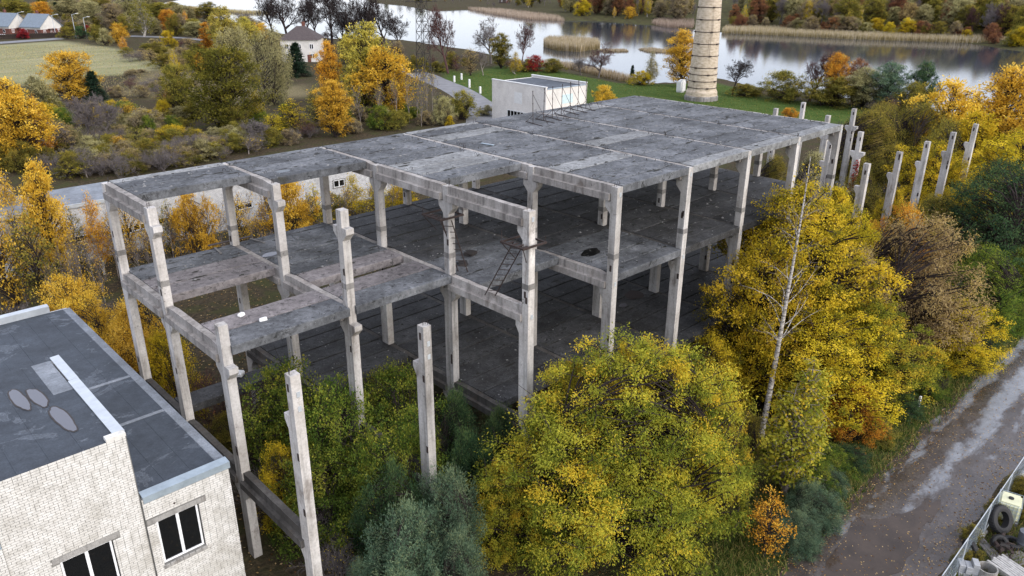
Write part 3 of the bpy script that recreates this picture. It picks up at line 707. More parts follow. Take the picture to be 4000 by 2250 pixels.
MB().box(XM-1.05, XM-.35, -9.6, -6.4, ZC+.005, ZC+.012).build('patch_strip', M['felt_pale'], roof_c)
for k in range(5): MB().box(XM-1.4-k*1.0, XM-1.35-k*1.0, YF+.02, -6.3, ZC+.003, ZC+.014+.001*k).build('felt_seam', M['felt'], roof_c)
M['rim'] = plain('brown puddle rim', (0.045,0.038,0.034), .8, 0, .3, 6)
M['roof_water'] = glass('rain water with painted sky sheen', (0.115, 0.118, 0.135), 0.10)  # base colour lightened to paint the sky's reflection in the water
for i, (x, y, rx, ry, sd) in enumerate(((-7.05, -9.1, .22, 1.0, 1), (-6.50, -9.4, .21, .95, 2), (-6.25, -11.7, .22, 1.2, 3))):
    flat('damp_rim', blob(x, y, rx*1.25, ry*1.08, .05, sd+5, rag=.07), ZC+.019+.001*i, M['rim'], roof_c)
    flat('puddle', blob(x, y, rx, ry, .05, sd+5, rag=.07), ZC+.026, M['roof_water'], roof_c)
def window(parent, x0, x1, y, z0, z1, mat=None, split=1, fr=.075, dep=.06, name='window'):
    b = MB(); w0 = MB()
    b.box(x0, x0+fr, y-dep, y, z0, z1).box(x1-fr, x1, y-dep, y, z0, z1).box(x0+fr, x1-fr, y-dep, y, z0, z0+fr).box(x0+fr, x1-fr, y-dep, y, z1-fr, z1)
    for k in range(split):
        xm = x0+(x1-x0)*(k+1)/(split+1); b.box(xm-fr*.75, xm+fr*.75, y-dep, y, z0+fr, z1-fr)
    o = b.build(name, mat or M['pvc'], parent)
    edges = [x0+fr]+[x0+(x1-x0)*(k+1)/(split+1) for k in range(split)]+[x1-fr]
    for a, c in zip(edges[:-1], edges[1:]): MB().box(a, c, y-dep*.4, y-dep*.3, z0+fr, z1-fr).build('pane', M['glass'], o)
    return o
window(bb, holes['r'][0]+.02, holes['r'][1]-.03, YF+.03, holes['r'][2]+.02, holes['r'][3]-.01)
window(bb, holes['c'][0]+.02, holes['c'][1]-.03, YF+.14, holes['c'][2]+.02, holes['c'][3]-.01)
for h in holes.values():       # dark rooms behind the panes
    MB().box(h[0], h[1], YF+.285, YF+.30, h[2], h[3]).build('room_back', M['glass'], bb)
MB().prism([(-.05, 0), (0, .05), (.05, 0), (0, -.05)], YF-.14, YF-.118, 'y').build('anchor_plate', M['rust'], bb, (-3.86, 0, 6.52))

# ================================================================== long white brick shed behind the frame
LY, LH = 35.0, 5.4
ls = thing('brick_shed', 'long low white brick shed with flat grey roof behind the frame', 'shed', (0, 0, 0))
MB().box(-26, 66, LY, LY+.3, -.3, LH).build('wall', M['pointing'], ls)
MB().box(-26, -25.7, LY+.3, LY+6.4, -.3, LH).build('wall', M['brick_far'], ls)
MB().box(65.7, 66, LY+.3, LY+6.4, -.3, LH).build('wall', M['brick_far'], ls)
MB().box(-25.7, 65.7, LY+6.1, LY+6.4, -.3, LH).build('wall', M['brick_far'], ls)
MB().box(-26.2, 66.2, LY-.1, LY+6.6, LH, LH+.16).build('roof', M['felt_pale'], ls)
MB().box(-26.2, 66.2, LY-.2, LY-.105, LH-.12, LH+.22).build('coping', M['zinc_pale'], ls)
win = []
for x, y, ww in ((98,615,1.7),(188,603,2.2),(248,590,2.0),(312,581,1.5),(352,570,1.3),(420,553,1.7),(615,518,1.7)):
    P = aty(x, y, LY); win.append((P[0]-ww/2, P[0]+ww/2, P[2]-.30, P[2]+.30))
for x in (27, 33, 39, 45, 51, 57): win.append((x, x+1.4, 2.3, 3.1))
for x0, x1, z0, z1 in win:
    o = window(ls, x0, x1, LY-.03, z0, z1, M['white_paint'], 1, .07, .05); MB().box(x0-.06, x1+.06, LY-.12, LY-.035, z0-.09, z0-.005).build('sill', M['lintel'], o)
V = []; Fq = []; r_ = random.Random(8); row = 0; z = LH-.14-BH
while z > .1:
    x = -20.0-(row % 2)*.13
    while x < 58:
        if not any(x < b1 and x+BL > b0 and z < c1 and z+BH > c0-.09 for b0, b1, c0, c1 in win):
            i = len(V); d = LY-.016+r_.uniform(-.006, .006)
            V += [(x,LY-.001,z),(x+BL,LY-.001,z),(x+BL,LY-.001,z+BH),(x,LY-.001,z+BH),(x,d,z),(x+BL,d,z),(x+BL,d,z+BH),(x,d,z+BH)]
            Fq += [(i+4,i+5,i+6,i+7),(i+3,i+7,i+6,i+2)]
        x += BL+.014
    z -= BH+.014; row += 1
tag(MB().add(V, Fq).build('brick_courses', M['brick_far'], ls), kind='stuff')

# ================================================================== chimney
cb = at(1763, 250); cb[2] = gz(cb[0], cb[1])
ch = thing('chimney', 'tall tapering pale brick chimney ringed with steel bands by the lake', 'chimney', cb)
def chim_mat():
    m, t, b = nodes('chimney brick'); p = objc(t)
    br = N(t, 'TexNoise'); br.inputs['Scale'].default_value = 1.0; t.links.new(scaled(t, p, (1.2, 1.2, 3.0)), br.inputs['Vector']); br.inputs['Detail'].default_value = 6
    k = ramp(t, br.outputs[0], [(0.3, (0.36,0.29,0.21)), (0.5, (0.52,0.43,0.32)), (0.7, (0.62,0.53,0.42))])
    s = noise(t, 1.0, 5, 0.65, scaled(t, p, (0.8, 0.8, 0.07)))
    k = mixc(t, ramp(t, s, [(0.56, 0.0), (0.7, 0.6)]), k, (0.16, 0.13, 0.10))
    wv = N(t, 'TexWave', wave_type='BANDS', bands_direction='Z'); wv.inputs['Scale'].default_value = 3.2; wv.inputs['Distortion'].default_value = .6; t.links.new(p, wv.inputs['Vector'])
    k = mixc(t, 0.35, k, ramp(t, wv.outputs[0], [(0.1, 0.72), (0.4, 1.05)]), 'MULTIPLY')
    t.links.new(k, b.inputs['Base Color']); b.inputs['Roughness'].default_value = .9; bump(t, b, wv.outputs[0], .4, .03); return m
HC = 46.0; RB = metres(cb, 36); 
def crad(z): return RB*(1-.0125*z) if z < 30 else RB*(1-.375-.006*(z-30))
prof = [(crad(0)*1.10, 0), (crad(0)*1.07, 1.7), (crad(2), 2.2)]+[(crad(z), z) for z in np.linspace(3, HC, 16)]+[(crad(HC)+.35, HC+.05), (crad(HC)+.35, HC+1.2), (crad(HC)-.5, HC+1.25)]
MB().lathe(prof, 48).build('shaft', chim_mat(), ch, smooth=False)
MB().lathe([(crad(0)*1.16, -1.5), (crad(0)*1.16, .7), (crad(0)*1.11, .95)], 20).build('plinth', M['mortar_joint'], ch)
z = 2.6; k = 0
while z < HC-1:
    r = crad(z)
    o = MB().lathe([(r-.02, z-.07), (r+.05, z-.07), (r+.05, z+.07), (r-.02, z+.07)], 48, close=True).build('steel_band', M['rust'], ch)
    for q in range(4):
        a = q*math.pi/2+.6*(k % 2)-2.2; MB().box(-.12, .12, -.25, .25, -.13, .13).build('clamp', M['rust'], o, ((r+.08)*math.cos(a), (r+.08)*math.sin(a), z), rz=a)
    z += (1.35 if z < 6.5 else 2.35); k += 1

# ================================================================== small flat roofed brick hut
hut = thing('brick_hut', 'small cream brick hut with dark flat roof on the lawn before the chimney', 'hut', (89.3, 58.0, gz(89, 58)), rz=R(-2.0))
def wallbrick(name, a, b_, mort, sc=1.0):
    m, t, b = nodes(name); tc = N(t, 'TexCoord').outputs['Object']
    sx = N(t, 'SeparateXYZ'); t.links.new(tc, sx.inputs[0]); cx = N(t, 'CombineXYZ')
    t.links.new(math_(t, 'ADD', sx.outputs[0], sx.outputs[1]), cx.inputs[0]); t.links.new(sx.outputs[2], cx.inputs[1])
    br = N(t, 'TexBrick'); br.inputs['Scale'].default_value = sc; br.inputs['Brick Width'].default_value = .26; br.inputs['Row Height'].default_value = .1; br.inputs['Mortar Size'].default_value = .012
    br.inputs['Color1'].default_value = (*a, 1); br.inputs['Color2'].default_value = (*b_, 1); br.inputs['Mortar'].default_value = (*mort, 1); t.links.new(cx.outputs[0], br.inputs[0])
    k = mixc(t, .6, br.outputs[0], ramp(t, noise(t, .5, 6, .65, geo(t)), [(.3, .72), (.6, 1.05)]), 'MULTIPLY')
    t.links.new(k, b.inputs['Base Color']); b.inputs['Roughness'].default_value = .9; bump(t, b, br.outputs[1], -.3, .02); return m
M['hut_brick'] = wallbrick('cream brickwork', (0.75,0.71,0.66), (0.81,0.785,0.74), (0.45,0.42,0.38))
HX, HY, HH = 5.0, 7.0, 6.9
b = MB(); b.box(-HX, -HX+.3, -HY, HY, -.4, HH).box(HX-.3, HX, -HY, HY, -.4, HH).box(-HX+.3, HX-.3, -HY, -HY+.3, -.4, HH-.35).box(-HX+.3, HX-.3, HY-.3, HY, -.4, HH-.35); b.build('wall', M['hut_brick'], hut)
MB().box(-HX+.3, HX-.3, -HY+.3, HY-.3, HH-.5, HH-.38).build('roof', M['felt'], hut)
MB().box(-HX-.06, -HX+.36, -HY-.06, HY+.06, HH+.001, HH+.14).build('coping', M['white_paint'], hut)
MB().box(HX-.36, HX+.06, -HY-.06, HY+.06, HH+.001, HH+.14).build('coping', M['white_paint'], hut)
MB().box(-HX+.31, HX-.31, -HY-.08, -HY+.32, HH-.349, HH-.24).build('coping', M['zinc'], hut)
MB().box(-HX-.03, -HX+.01, -1.1, .9, 3.5, 5.4).build('blocked_window', M['white_paint'], hut)
MB().box(-1.2, 1.5, -HY-.03, -HY+.01, 3.9, 5.4).build('blocked_window', plain('pale blue paint', (0.55,0.68,0.70), .8, 0, .2, 2), hut)
g = MB().box(-HX-.05, -HX+.01, -2.6, 2.8, .5, 2.2).build('gate', M['white_paint'], hut)
for k in range(6): MB().box(-HX-.07, -HX-.045, -2.35+k*.86, -1.68+k*.86, 0.7, 2.05).build('pane', M['glass'], g)

# ================================================================== houses
M['stucco'] = plain('pale stucco', (0.62,0.60,0.56), .9, 0, .15, .6)
M['roof_brown'] = plain('dark brown roof tiles', (0.075,0.058,0.056), .8, 0, .35, 2.5)
M['roof_blue'] = plain('blue grey roof sheet', (0.17,0.21,0.25), .6, 0, .2, 1.2)
M['red_wood'] = plain('red brown boards', (0.14,0.05,0.035), .8, 0, .3, 2)
def house(lab, px, py, w_, d_, eave, ridge, rz, wallm, roofm, hip=False, loft=False, name='house', wins=3, storeys=2):
    P = at(px, py); z0 = gz(P[0], P[1]); hh = thing(name, lab, 'house', (P[0], P[1], z0), rz=rz)
    MB().box(-w_/2, w_/2, -d_/2, d_/2, -1, eave).build('wall', wallm, hh)
    e = .5
    if hip:
        b = MB().add([(-w_/2-e,-d_/2-e,eave-.1),(w_/2+e,-d_/2-e,eave-.1),(w_/2+e,d_/2+e,eave-.1),(-w_/2-e,d_/2+e,eave-.1),(-w_*.12,0,ridge),(w_*.12,0,ridge)],
                     [(0,1,5,4),(1,2,5),(2,3,4,5),(3,0,4),(3,2,1,0)])
        rf_ = b.build('roof', roofm, hh)
    else:                                       # ridge along y, gables to -y and +y
        MB().prism([(-w_/2, eave), (w_/2, eave), (0, ridge-.15)], -d_/2, d_/2, 'y').build('gable', wallm, hh)
        b = MB()
        for s in (-1, 1):
            q = [(0, ridge), (0, ridge-.22), (s*(w_/2+e), eave-.45), (s*(w_/2+e), eave-.22)]
            b.prism(q if s < 0 else q[::-1], -d_/2-e, d_/2+e, 'y')
        rf_ = b.build('roof', roofm, hh)
    MB().box(-.45, .45, -.35, .35, ridge-1.2, ridge+1.1).build('chimney', M['red_wood'], rf_, (w_*.05, d_*.12, 0))
    for st in range(storeys):
        zz = .9+st*2.7
        for k in range(wins):
            x = -w_/2+w_*(k+.5)/wins
            window(hh, x-.55, x+.55, -d_/2-.005, zz, zz+1.4, M['pvc'], 1, .1, .06)
    for k in range(2):                          # the side seen from the left
        y = -d_/2+d_*(k+.5)/2
        for st in range(storeys):
            o = MB().box(-w_/2-.06, -w_/2-.005, y-.6, y+.6, .9+st*2.7, 2.3+st*2.7).build('window', M['pvc'], hh); MB().box(-w_/2-.075, -w_/2-.062, y-.48, y+.48, 1.02+st*2.7, 2.18+st*2.7).build('pane', M['glass'], o)
    MB().box(w_*.2, w_*.2+1.0, -d_/2-.07, -d_/2-.004, -.1, 2.0).build('door', M['red_wood'], hh)
    if loft:
        MB().box(-w_/2-.03, w_/2+.03, -d_/2-.03, d_/2+.03, -.5, 2.5).build('lower_cladding', M['red_wood'], hh)
        MB().box(-1.6, 1.6, -d_/2-1.2, -d_/2-.07, 2.55, 2.7).build('balcony', M['red_wood'], hh)
    return hh
house('white two storey house with brown hipped roof behind the willow', 765, 152, 10.5, 10.5, 6.2, 9.6, R(-40), M['stucco'], M['roof_brown'], hip=True, wins=3)
house('cream gabled house with blue grey roof, right one of the pair by the field', 108, 88, 9.5, 11, 3.6, 8.2, R(24), M['stucco'], M['roof_blue'], loft=True, storeys=1)
house('cream gabled house with blue grey roof, left one of the pair by the field', 28, 86, 9.5, 12, 3.6, 8.2, R(24), M['stucco'], M['roof_blue'], loft=True, storeys=1)
house('small white house with grey roof among the trees beyond the lake', 1858, 20, 9, 7, 4.2, 7.5, R(-60), M['white_paint'], M['roof_blue'], storeys=1, wins=2)
house('tiny white house left of the chimney top beyond the lake', 1715, 12, 8, 7, 4, 7, R(-45), M['white_paint'], M['roof_blue'], storeys=1, wins=2)
house('small grey cabin in the wood beyond the right end of the lake', 2515, 62, 7, 6, 2.6, 4.6, R(-60), M['wood_grey'], M['roof_brown'], storeys=1, wins=2)
house('small brown log cabin on the far bank in the middle', 1268, 8, 8, 6, 3, 5.5, R(-40), M['wood_dark'], M['roof_brown'], storeys=1, wins=2)

# ================================================================== lattice power tower
pb = at(1067, 196); py = thing('power_tower', 'tall dark steel lattice power tower between the bare trees', 'power tower', (pb[0], pb[1], gz(pb[0], pb[1])))
def leg(sx, sy_, z):
    h = 1.35*(1-z/36*.62) if z < 22 else 1.35*.62; return np.array((sx*h, sy_*h, z))
HT = 34; zs = [0, 3, 6, 8.7, 11.2, 13.6, 15.9, 18.1, 20.2, 22.2, 24.2, 26.2, 28.2, 30.2, HT]
for sx in (-1, 1):
    for sy_ in (-1, 1):
        b = MB()
        for a, c in zip(zs[:-1], zs[1:]): b.tube(leg(sx, sy_, a), leg(sx, sy_, c), .085, n=4)
        b.build('leg', M['rebar'], py)
b = MB()
for a, c in zip(zs[:-1], zs[1:]):
    cs = [(-1,-1),(1,-1),(1,1),(-1,1)]
    for i in range(4):
        p_, q_ = cs[i], cs[(i+1) % 4]
        b.tube(leg(*p_, a), leg(*q_, c), .05, n=4).tube(leg(*q_, a), leg(*p_, c), .05, n=4).tube(leg(*p_, c), leg(*q_, c), .05, n=4)
tag(b.build('bracing', M['rebar'], py), kind='stuff')
for zc, L in ((18.1, 4.2), (24.2, 3.4), (30.2, 2.6)):
    MB().tube((-L, L*.2, zc), (L, -L*.2, zc), .07, n=4).tube((-L, L*.2, zc), (0, 0, zc+1.5), .05, n=4).tube((L, -L*.2, zc), (0, 0, zc+1.5), .05, n=4).build('cross_arm', M['rebar'], py)
# white marker posts on the lawn
for (x, y, h_), lab in (((1181, 221, 1.5), 'white marker post on the lawn nearest the access road bend'), ((1208, 236, 1.1), 'thin white marker post on the lawn beside the hut'), ((1143, 206, 1.1), 'thin white marker post where the lawn meets the road'), ((1161, 199, 1.1), 'farthest thin white marker post at the lawn edge')):
    P = at(x, y); o = MB().cbox(-.18, .18, -.18, .18, -.2, h_+.4, .05).build('marker_post', M['white_paint'], None, (P[0], P[1], gz(P[0], P[1]))); tag(o, lab, 'post', 'marker posts on the lawn')
# white shed block by the chimney foot
P = at(1712, 232); lump('concrete_block', 'white painted concrete block at the foot of the chimney', 'block', (P[0], P[1], gz(P[0], P[1])), (1.6, 1.6, 2.6), M['white_paint'])
# street lamps by the village road
for i, (x, y, top, lab) in enumerate(((57, 88, 32, 'street lamp between the pair of cream houses'), (141, 92, 38, 'street lamp just right of the cream houses'), (192, 96, 36, 'street lamp with bright head, third from the left'), (219, 96, 44, 'street lamp farthest right along the village road'))):
    P = at(x, y); H_ = rise(P, top); L_ = thing('street_lamp', lab, 'street lamp', (P[0], P[1], gz(P[0], P[1])), 'street lamps along the village road')
    MB().tube((0, 0, 0), (0, 0, H_), .14, .09, 6).build('pole', M['zinc_pale'], L_); MB().tube((0, 0, H_-.1), (1.3, -.9, H_+.3), .07, n=5).build('arm', M['zinc_pale'], L_)
    MB().cbox(-.5, .5, -.2, .2, 0, .16, .04).build('lamp_head', M['white_paint'], L_, (1.55, -1.05, H_+.26), rz=R(-35))
# dark paling fence before the houses
A, B = at(-40, 101), at(160, 94); fn = thing('paling_fence', 'dark wooden paling fence along the road before the cream houses', 'fence', (A[0], A[1], gz(A[0], A[1]))); d = B-A
n = 44
for k in range(n):
    q = d*k/n; MB().box(-.09, .09, -.09, .09, -.2, 1.9).build('post', M['wood_dark'], fn, (q[0], q[1], 0))
for zz in (.5, 1.5): MB().tube((0, 0, zz), (d[0], d[1], zz), .07, n=4).build('rail', M['wood_dark'], fn)
b = MB(); u_ = d/np.linalg.norm(d)
for k in range(n*5):
    q = d*(k+.4)/(n*5); a_ = q-u_*.28; c_ = q+u_*.28; b.add([(a_[0],a_[1],.05),(c_[0],c_[1],.05),(c_[0],c_[1],1.7),(a_[0],a_[1],1.7)], [(0,1,2,3)])
tag(b.build('palings', M['wood_dark'], fn), kind='stuff')
# parked car
def car(lab, px, py, rz, paint):
    P = at(px, py); c = thing('parked_car', lab, 'car', (P[0], P[1], gz(P[0], P[1])+.1), rz=rz)
    MB().prism([(-2.1, .3), (2.1, .3), (2.15, .75), (1.3, .92), (.7, 1.42), (-1.0, 1.45), (-1.9, .98), (-2.15, .8)], -.85, .85, 'y').build('body', paint, c)
    MB().prism([(.72, 1.36), (1.22, .93), (-1.75, .98), (-.98, 1.39)], -.87, .87, 'y').build('windows', M['glass'], c)
    for x in (-1.35, 1.35):
        for y in (-.86, .86): MB().lathe([(.05, -.1), (.32, -.1), (.32, .1), (.05, .1)], 14).build('wheel', M['rubber'], c, (x, y, .32)).rotation_euler = (R(90), 0, 0)
    return c
car('white car parked before the left cream house', 10, 97, R(10), M['white_paint'])
# heap of old boards by the scrub
P = at(215, 432); hp = thing('board_heap', 'heap of old grey boards at the edge of the scrub', 'heap', (P[0], P[1], gz(P[0], P[1]))); r_ = random.Random(21)
for k in range(26):
    L = r_.uniform(2.5, 5); o = MB().cbox(-L/2, L/2, -.12, .12, 0, .05, .008).build('plank', M['wood_grey'], hp, (r_.uniform(-3, 3), r_.uniform(-1.2, 1.2), .05+k*.028), rz=r_.uniform(-.5, .3)+.2); o.rotation_euler[1] = r_.uniform(-.05, .05)
YARD_WEEDS = []
# ================================================================== fenced yard with junk beside the lane
A, B = at(2370, 1449, 1.85), at(2576, 1150, 1.85)
dirn = (B-A)[:2]/np.linalg.norm((B-A)[:2]); PW = 3.4
fe = thing('mesh_fence', 'galvanised wire mesh site fence between the lane and the junk yard', 'fence', (A[0], A[1], 0), rz=math.atan2(dirn[1], dirn[0]))
for k in range(-3, 6):
    x = k*PW; pan = MB()
    pan.tube((x+.04, 0, 1.85), (x+PW-.04, 0, 1.85), .022, n=6).tube((x+.04, 0, .15), (x+PW-.04, 0, .15), .022, n=6).tube((x+.04, 0, .02), (x+.04, 0, 1.85), .022, n=6).tube((x+PW-.04, 0, .02), (x+PW-.04, 0, 1.85), .022, n=6)
    o = pan.build('panel_frame', M['zinc_pale'], fe)
    w_ = MB()
    for q in range(1, 26): w_.tube((x+PW*q/26, 0, .15), (x+PW*q/26, 0, 1.85), .0028, n=3, cap=False)
    for q in range(1, 11): w_.tube((x+.05, 0, .15+.155*q), (x+PW-.05, 0, .15+.155*q), .0028, n=3, cap=False)
    w_.build('mesh_wires', M['zinc'], o)
    MB().cbox(-.32, .32, -.12, .12, 0, .14, .03).build('footing', M['lintel'], fe, (x, 0, 0))
def spot(x, y, z=0.0): P = at(x, y, z); return (P[0], P[1], z)
# plastic tank in a cage
t0 = thing('tank', 'yellowed white plastic liquid tank in a metal cage beside the fence', 'tank', spot(2530, 1300), rz=R(12))
bm = bmesh.new(); bmesh.ops.create_cube(bm, size=1); bmesh.ops.scale(bm, vec=(1.15, .95, .95), verts=bm.verts); bmesh.ops.bevel(bm, geom=bm.edges[:], offset=.09, segments=3, affect='EDGES')
me = bpy.data.meshes.new('bottle'); bm.to_mesh(me); bm.free(); me.materials.append(plain('yellowed plastic', (0.66,0.66,0.44), .5, 0, .15, 2)); put('bottle', me, t0, (0, 0, .64))
MB().lathe([(.0, 0), (.12, 0), (.12, .05), (.0, .06)], 16).build('lid', M['rubber'], t0, (0, 0, 1.115))
b = MB()
for zz in (.2, .42, .64, .86, 1.1):
    for (p_, q_) in (((-.6,-.5),(.6,-.5)),((.6,-.5),(.6,.5)),((.6,.5),(-.6,.5)),((-.6,.5),(-.6,-.5))): b.tube((*p_, zz), (*q_, zz), .012, n=4)
for q in range(7):
    for s in (-1, 1): b.tube((-.6+.2*q, s*.5, .14), (-.6+.2*q, s*.5, 1.1), .012, n=4).tube((s*.6, -.5+.166*q, .14), (s*.6, -.5+.166*q, 1.1), .012, n=4)
b.build('cage', M['zinc'], t0)
b = MB(); [b.box(-.6, .6, y0, y0+.12, 0, .14) for y0 in (-.5, -.06, .38)]; b.build('pallet', M['wood_grey'], t0)
def tyre(lab, p, R_, w_, tilt, rz):
    t1 = thing('tyre', lab, 'tyre', p, 'old tyres in the yard', rz=rz)
    prof = [(R_*.58, -w_*.42), (R_*.75, -w_*.5), (R_*.95, -w_*.44), (R_, -w_*.3), (R_, w_*.3), (R_*.95, w_*.44), (R_*.75, w_*.5), (R_*.58, w_*.42)]
    o = MB().lathe(prof, 36, close=True).build('tread', M['rubber'], t1, (0, 0, R_*math.sin(tilt)+w_*.5*math.cos(tilt))); o.rotation_euler = (tilt, 0, 0)
    lug = MB()
    for k in range(30):
        a = 2*math.pi*k/30; c_, s_ = math.cos(a), math.sin(a)
        lug.tube((R_*c_, R_*s_, -w_*.34), (R_*math.cos(a+.09), R_*math.sin(a+.09), w_*.34), .022, n=4)
    lug.build('lugs', M['rubber'], o); return t1
tyre('large tractor tyre leaning against the plastic tank', spot(2508, 1335), .68, .38, R(62), R(-20))
tyre('car tyre standing on edge near the fence', spot(2436, 1395), .40, .24, R(80), R(60))
tyre('small tyre leaning among the scrap planks', spot(2509, 1380), .36, .22, R(65), R(-50))
tyre('worn tyre lying flat behind the planks', spot(2545, 1372), .42, .24, R(4), 0)
r_ = random.Random(31)
def pile(name, lab, cat, p, n, size, mat, spread, rz, part):
    o = thing(name, lab, cat, p, rz=rz)
    for k in range(n):
        L, W_, H_ = size; row = k % spread; lay_ = k//spread
        q = MB().cbox(-L/2*r_.uniform(.8, 1), L/2*r_.uniform(.85, 1), -W_/2, W_/2, 0, H_, .012).build(part, mat, o, (r_.uniform(-.06, .06), (row-spread/2)*(W_+.015), lay_*(H_+.004)), rz=r_.uniform(-.05, .05))
    return o
pile('timber_stack', 'pale stack of sawn timber nearest the bottom right corner', 'timber stack', spot(2535, 1440), 24, (1.5, .12, .09), plain('sun bleached timber', (0.42,0.41,0.39), .85, 0, .3, 5), 8, R(70), 'timber')
pile('block_stack', 'stack of pale grey blocks beside the concrete ring', 'block stack', spot(2422, 1440), 10, (.55, .25, .18), plain('pale grey block', (0.36,0.37,0.38), .9, 0, .2, 4), 3, R(30), 'block')
pile('pallet', 'worn wooden pallet lying behind the timber stack', 'pallet', spot(2560, 1402), 7, (1.2, .1, .03), M['wood_grey'], 7, R(-25), 'slat')
pile('plank_pile', 'grey brown planks thrown across the scrap between the tyres', 'plank pile', spot(2482, 1385), 6, (1.9, .16, .05), M['wood_grey'], 3, R(50), 'plank')
MB().lathe([(.36, 0), (.42, 0), (.42, .55), (.36, .55)], 32, close=True).build('concrete_ring', M['lintel'], None, spot(2478, 1452)); tag(SC.objects['concrete_ring'], 'grey open ring tub at the bottom edge of the yard', 'tub')
MB().lathe([(0, 0), (.29, 0), (.30, .3), (.29, .31), (.29, .6), (.30, .61), (.29, .88), (.0, .88)], 24).build('barrel', plain('grey steel drum', (0.14,0.15,0.17), .5, .4, .3, 4), None, spot(2572, 1375)); tag(SC.objects['barrel'], 'grey steel drum at the right edge of the yard', 'barrel')
sc_ = thing('engine_scrap', 'tangle of dark rusty machine parts between the tyres', 'scrap', spot(2525, 1385)); b = MB()
for k in range(14):
    p_ = np.array((r_.uniform(-.6, .6), r_.uniform(-.4, .4), r_.uniform(.05, .45))); b.tube(p_, p_+np.array((r_.uniform(-.4, .4), r_.uniform(-.4, .4), r_.uniform(-.1, .3))), r_.uniform(.03, .1), n=7)
b.build('pipes', M['rust'], sc_); MB().cbox(-.3, .3, -.22, .22, 0, .42, .06).build('engine_block', M['rebar'], sc_, (.1, .1, 0), rz=.4)
for x, y, h_, lab in ((2440, 1360, .9, 'weedy tuft beside the fence near the standing tyre'), (2500, 1300, 1.0, 'weedy tuft left of the plastic tank'), (2560, 1250, 1.3, 'weedy bush behind the plastic tank'), (2420, 1420, .8, 'weedy tuft at the bottom of the mesh fence'), (2455, 1410, .6, 'weedy tuft between the blocks and the tyre'), (2575, 1300, 1.0, 'weedy bush right of the plastic tank')): YARD_WEEDS.append((x, y, h_, lab))
# weathered stones and a pale post on the verge
for x, y, s, lab in ((2140, 1085, .8, 'grey boulder half hidden under the yellow trees beside the verge'),):
    lump('boulder', lab, 'boulder', spot(x, y), (s, s*.8, s*.8), M['lintel'], .3)
o = MB().cbox(-.06, .06, -.06, .06, 0, 1.0, .02).build('road_post', M['white_paint'], None, spot(2308, 1032)); tag(o, 'small white post on the grass verge beside the lane', 'post')
o = MB().tube((0, 0, .12), (2.2, 1.1, .35), .09, .05, 6).build('fallen_log', M['wood_dark'], None, spot(2085, 1190)); tag(o, 'dark fallen log in the grass beside the lane', 'log')
# ================================================================== vegetation
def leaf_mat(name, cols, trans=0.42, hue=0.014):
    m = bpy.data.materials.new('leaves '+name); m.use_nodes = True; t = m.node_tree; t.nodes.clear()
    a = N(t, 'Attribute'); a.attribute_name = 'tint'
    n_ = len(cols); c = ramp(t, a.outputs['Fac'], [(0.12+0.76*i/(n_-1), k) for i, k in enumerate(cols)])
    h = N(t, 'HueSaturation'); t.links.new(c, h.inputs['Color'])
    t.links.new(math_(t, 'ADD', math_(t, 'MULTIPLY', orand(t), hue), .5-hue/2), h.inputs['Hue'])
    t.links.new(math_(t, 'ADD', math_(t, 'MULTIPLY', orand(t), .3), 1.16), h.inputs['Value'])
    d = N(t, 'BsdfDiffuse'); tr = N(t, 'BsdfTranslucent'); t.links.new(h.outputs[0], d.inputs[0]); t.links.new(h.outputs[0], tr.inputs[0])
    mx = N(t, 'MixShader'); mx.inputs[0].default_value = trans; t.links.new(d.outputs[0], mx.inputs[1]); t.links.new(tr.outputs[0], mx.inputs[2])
    o = N(t, 'OutputMaterial'); t.links.new(mx.outputs[0], o.inputs[0]); return m
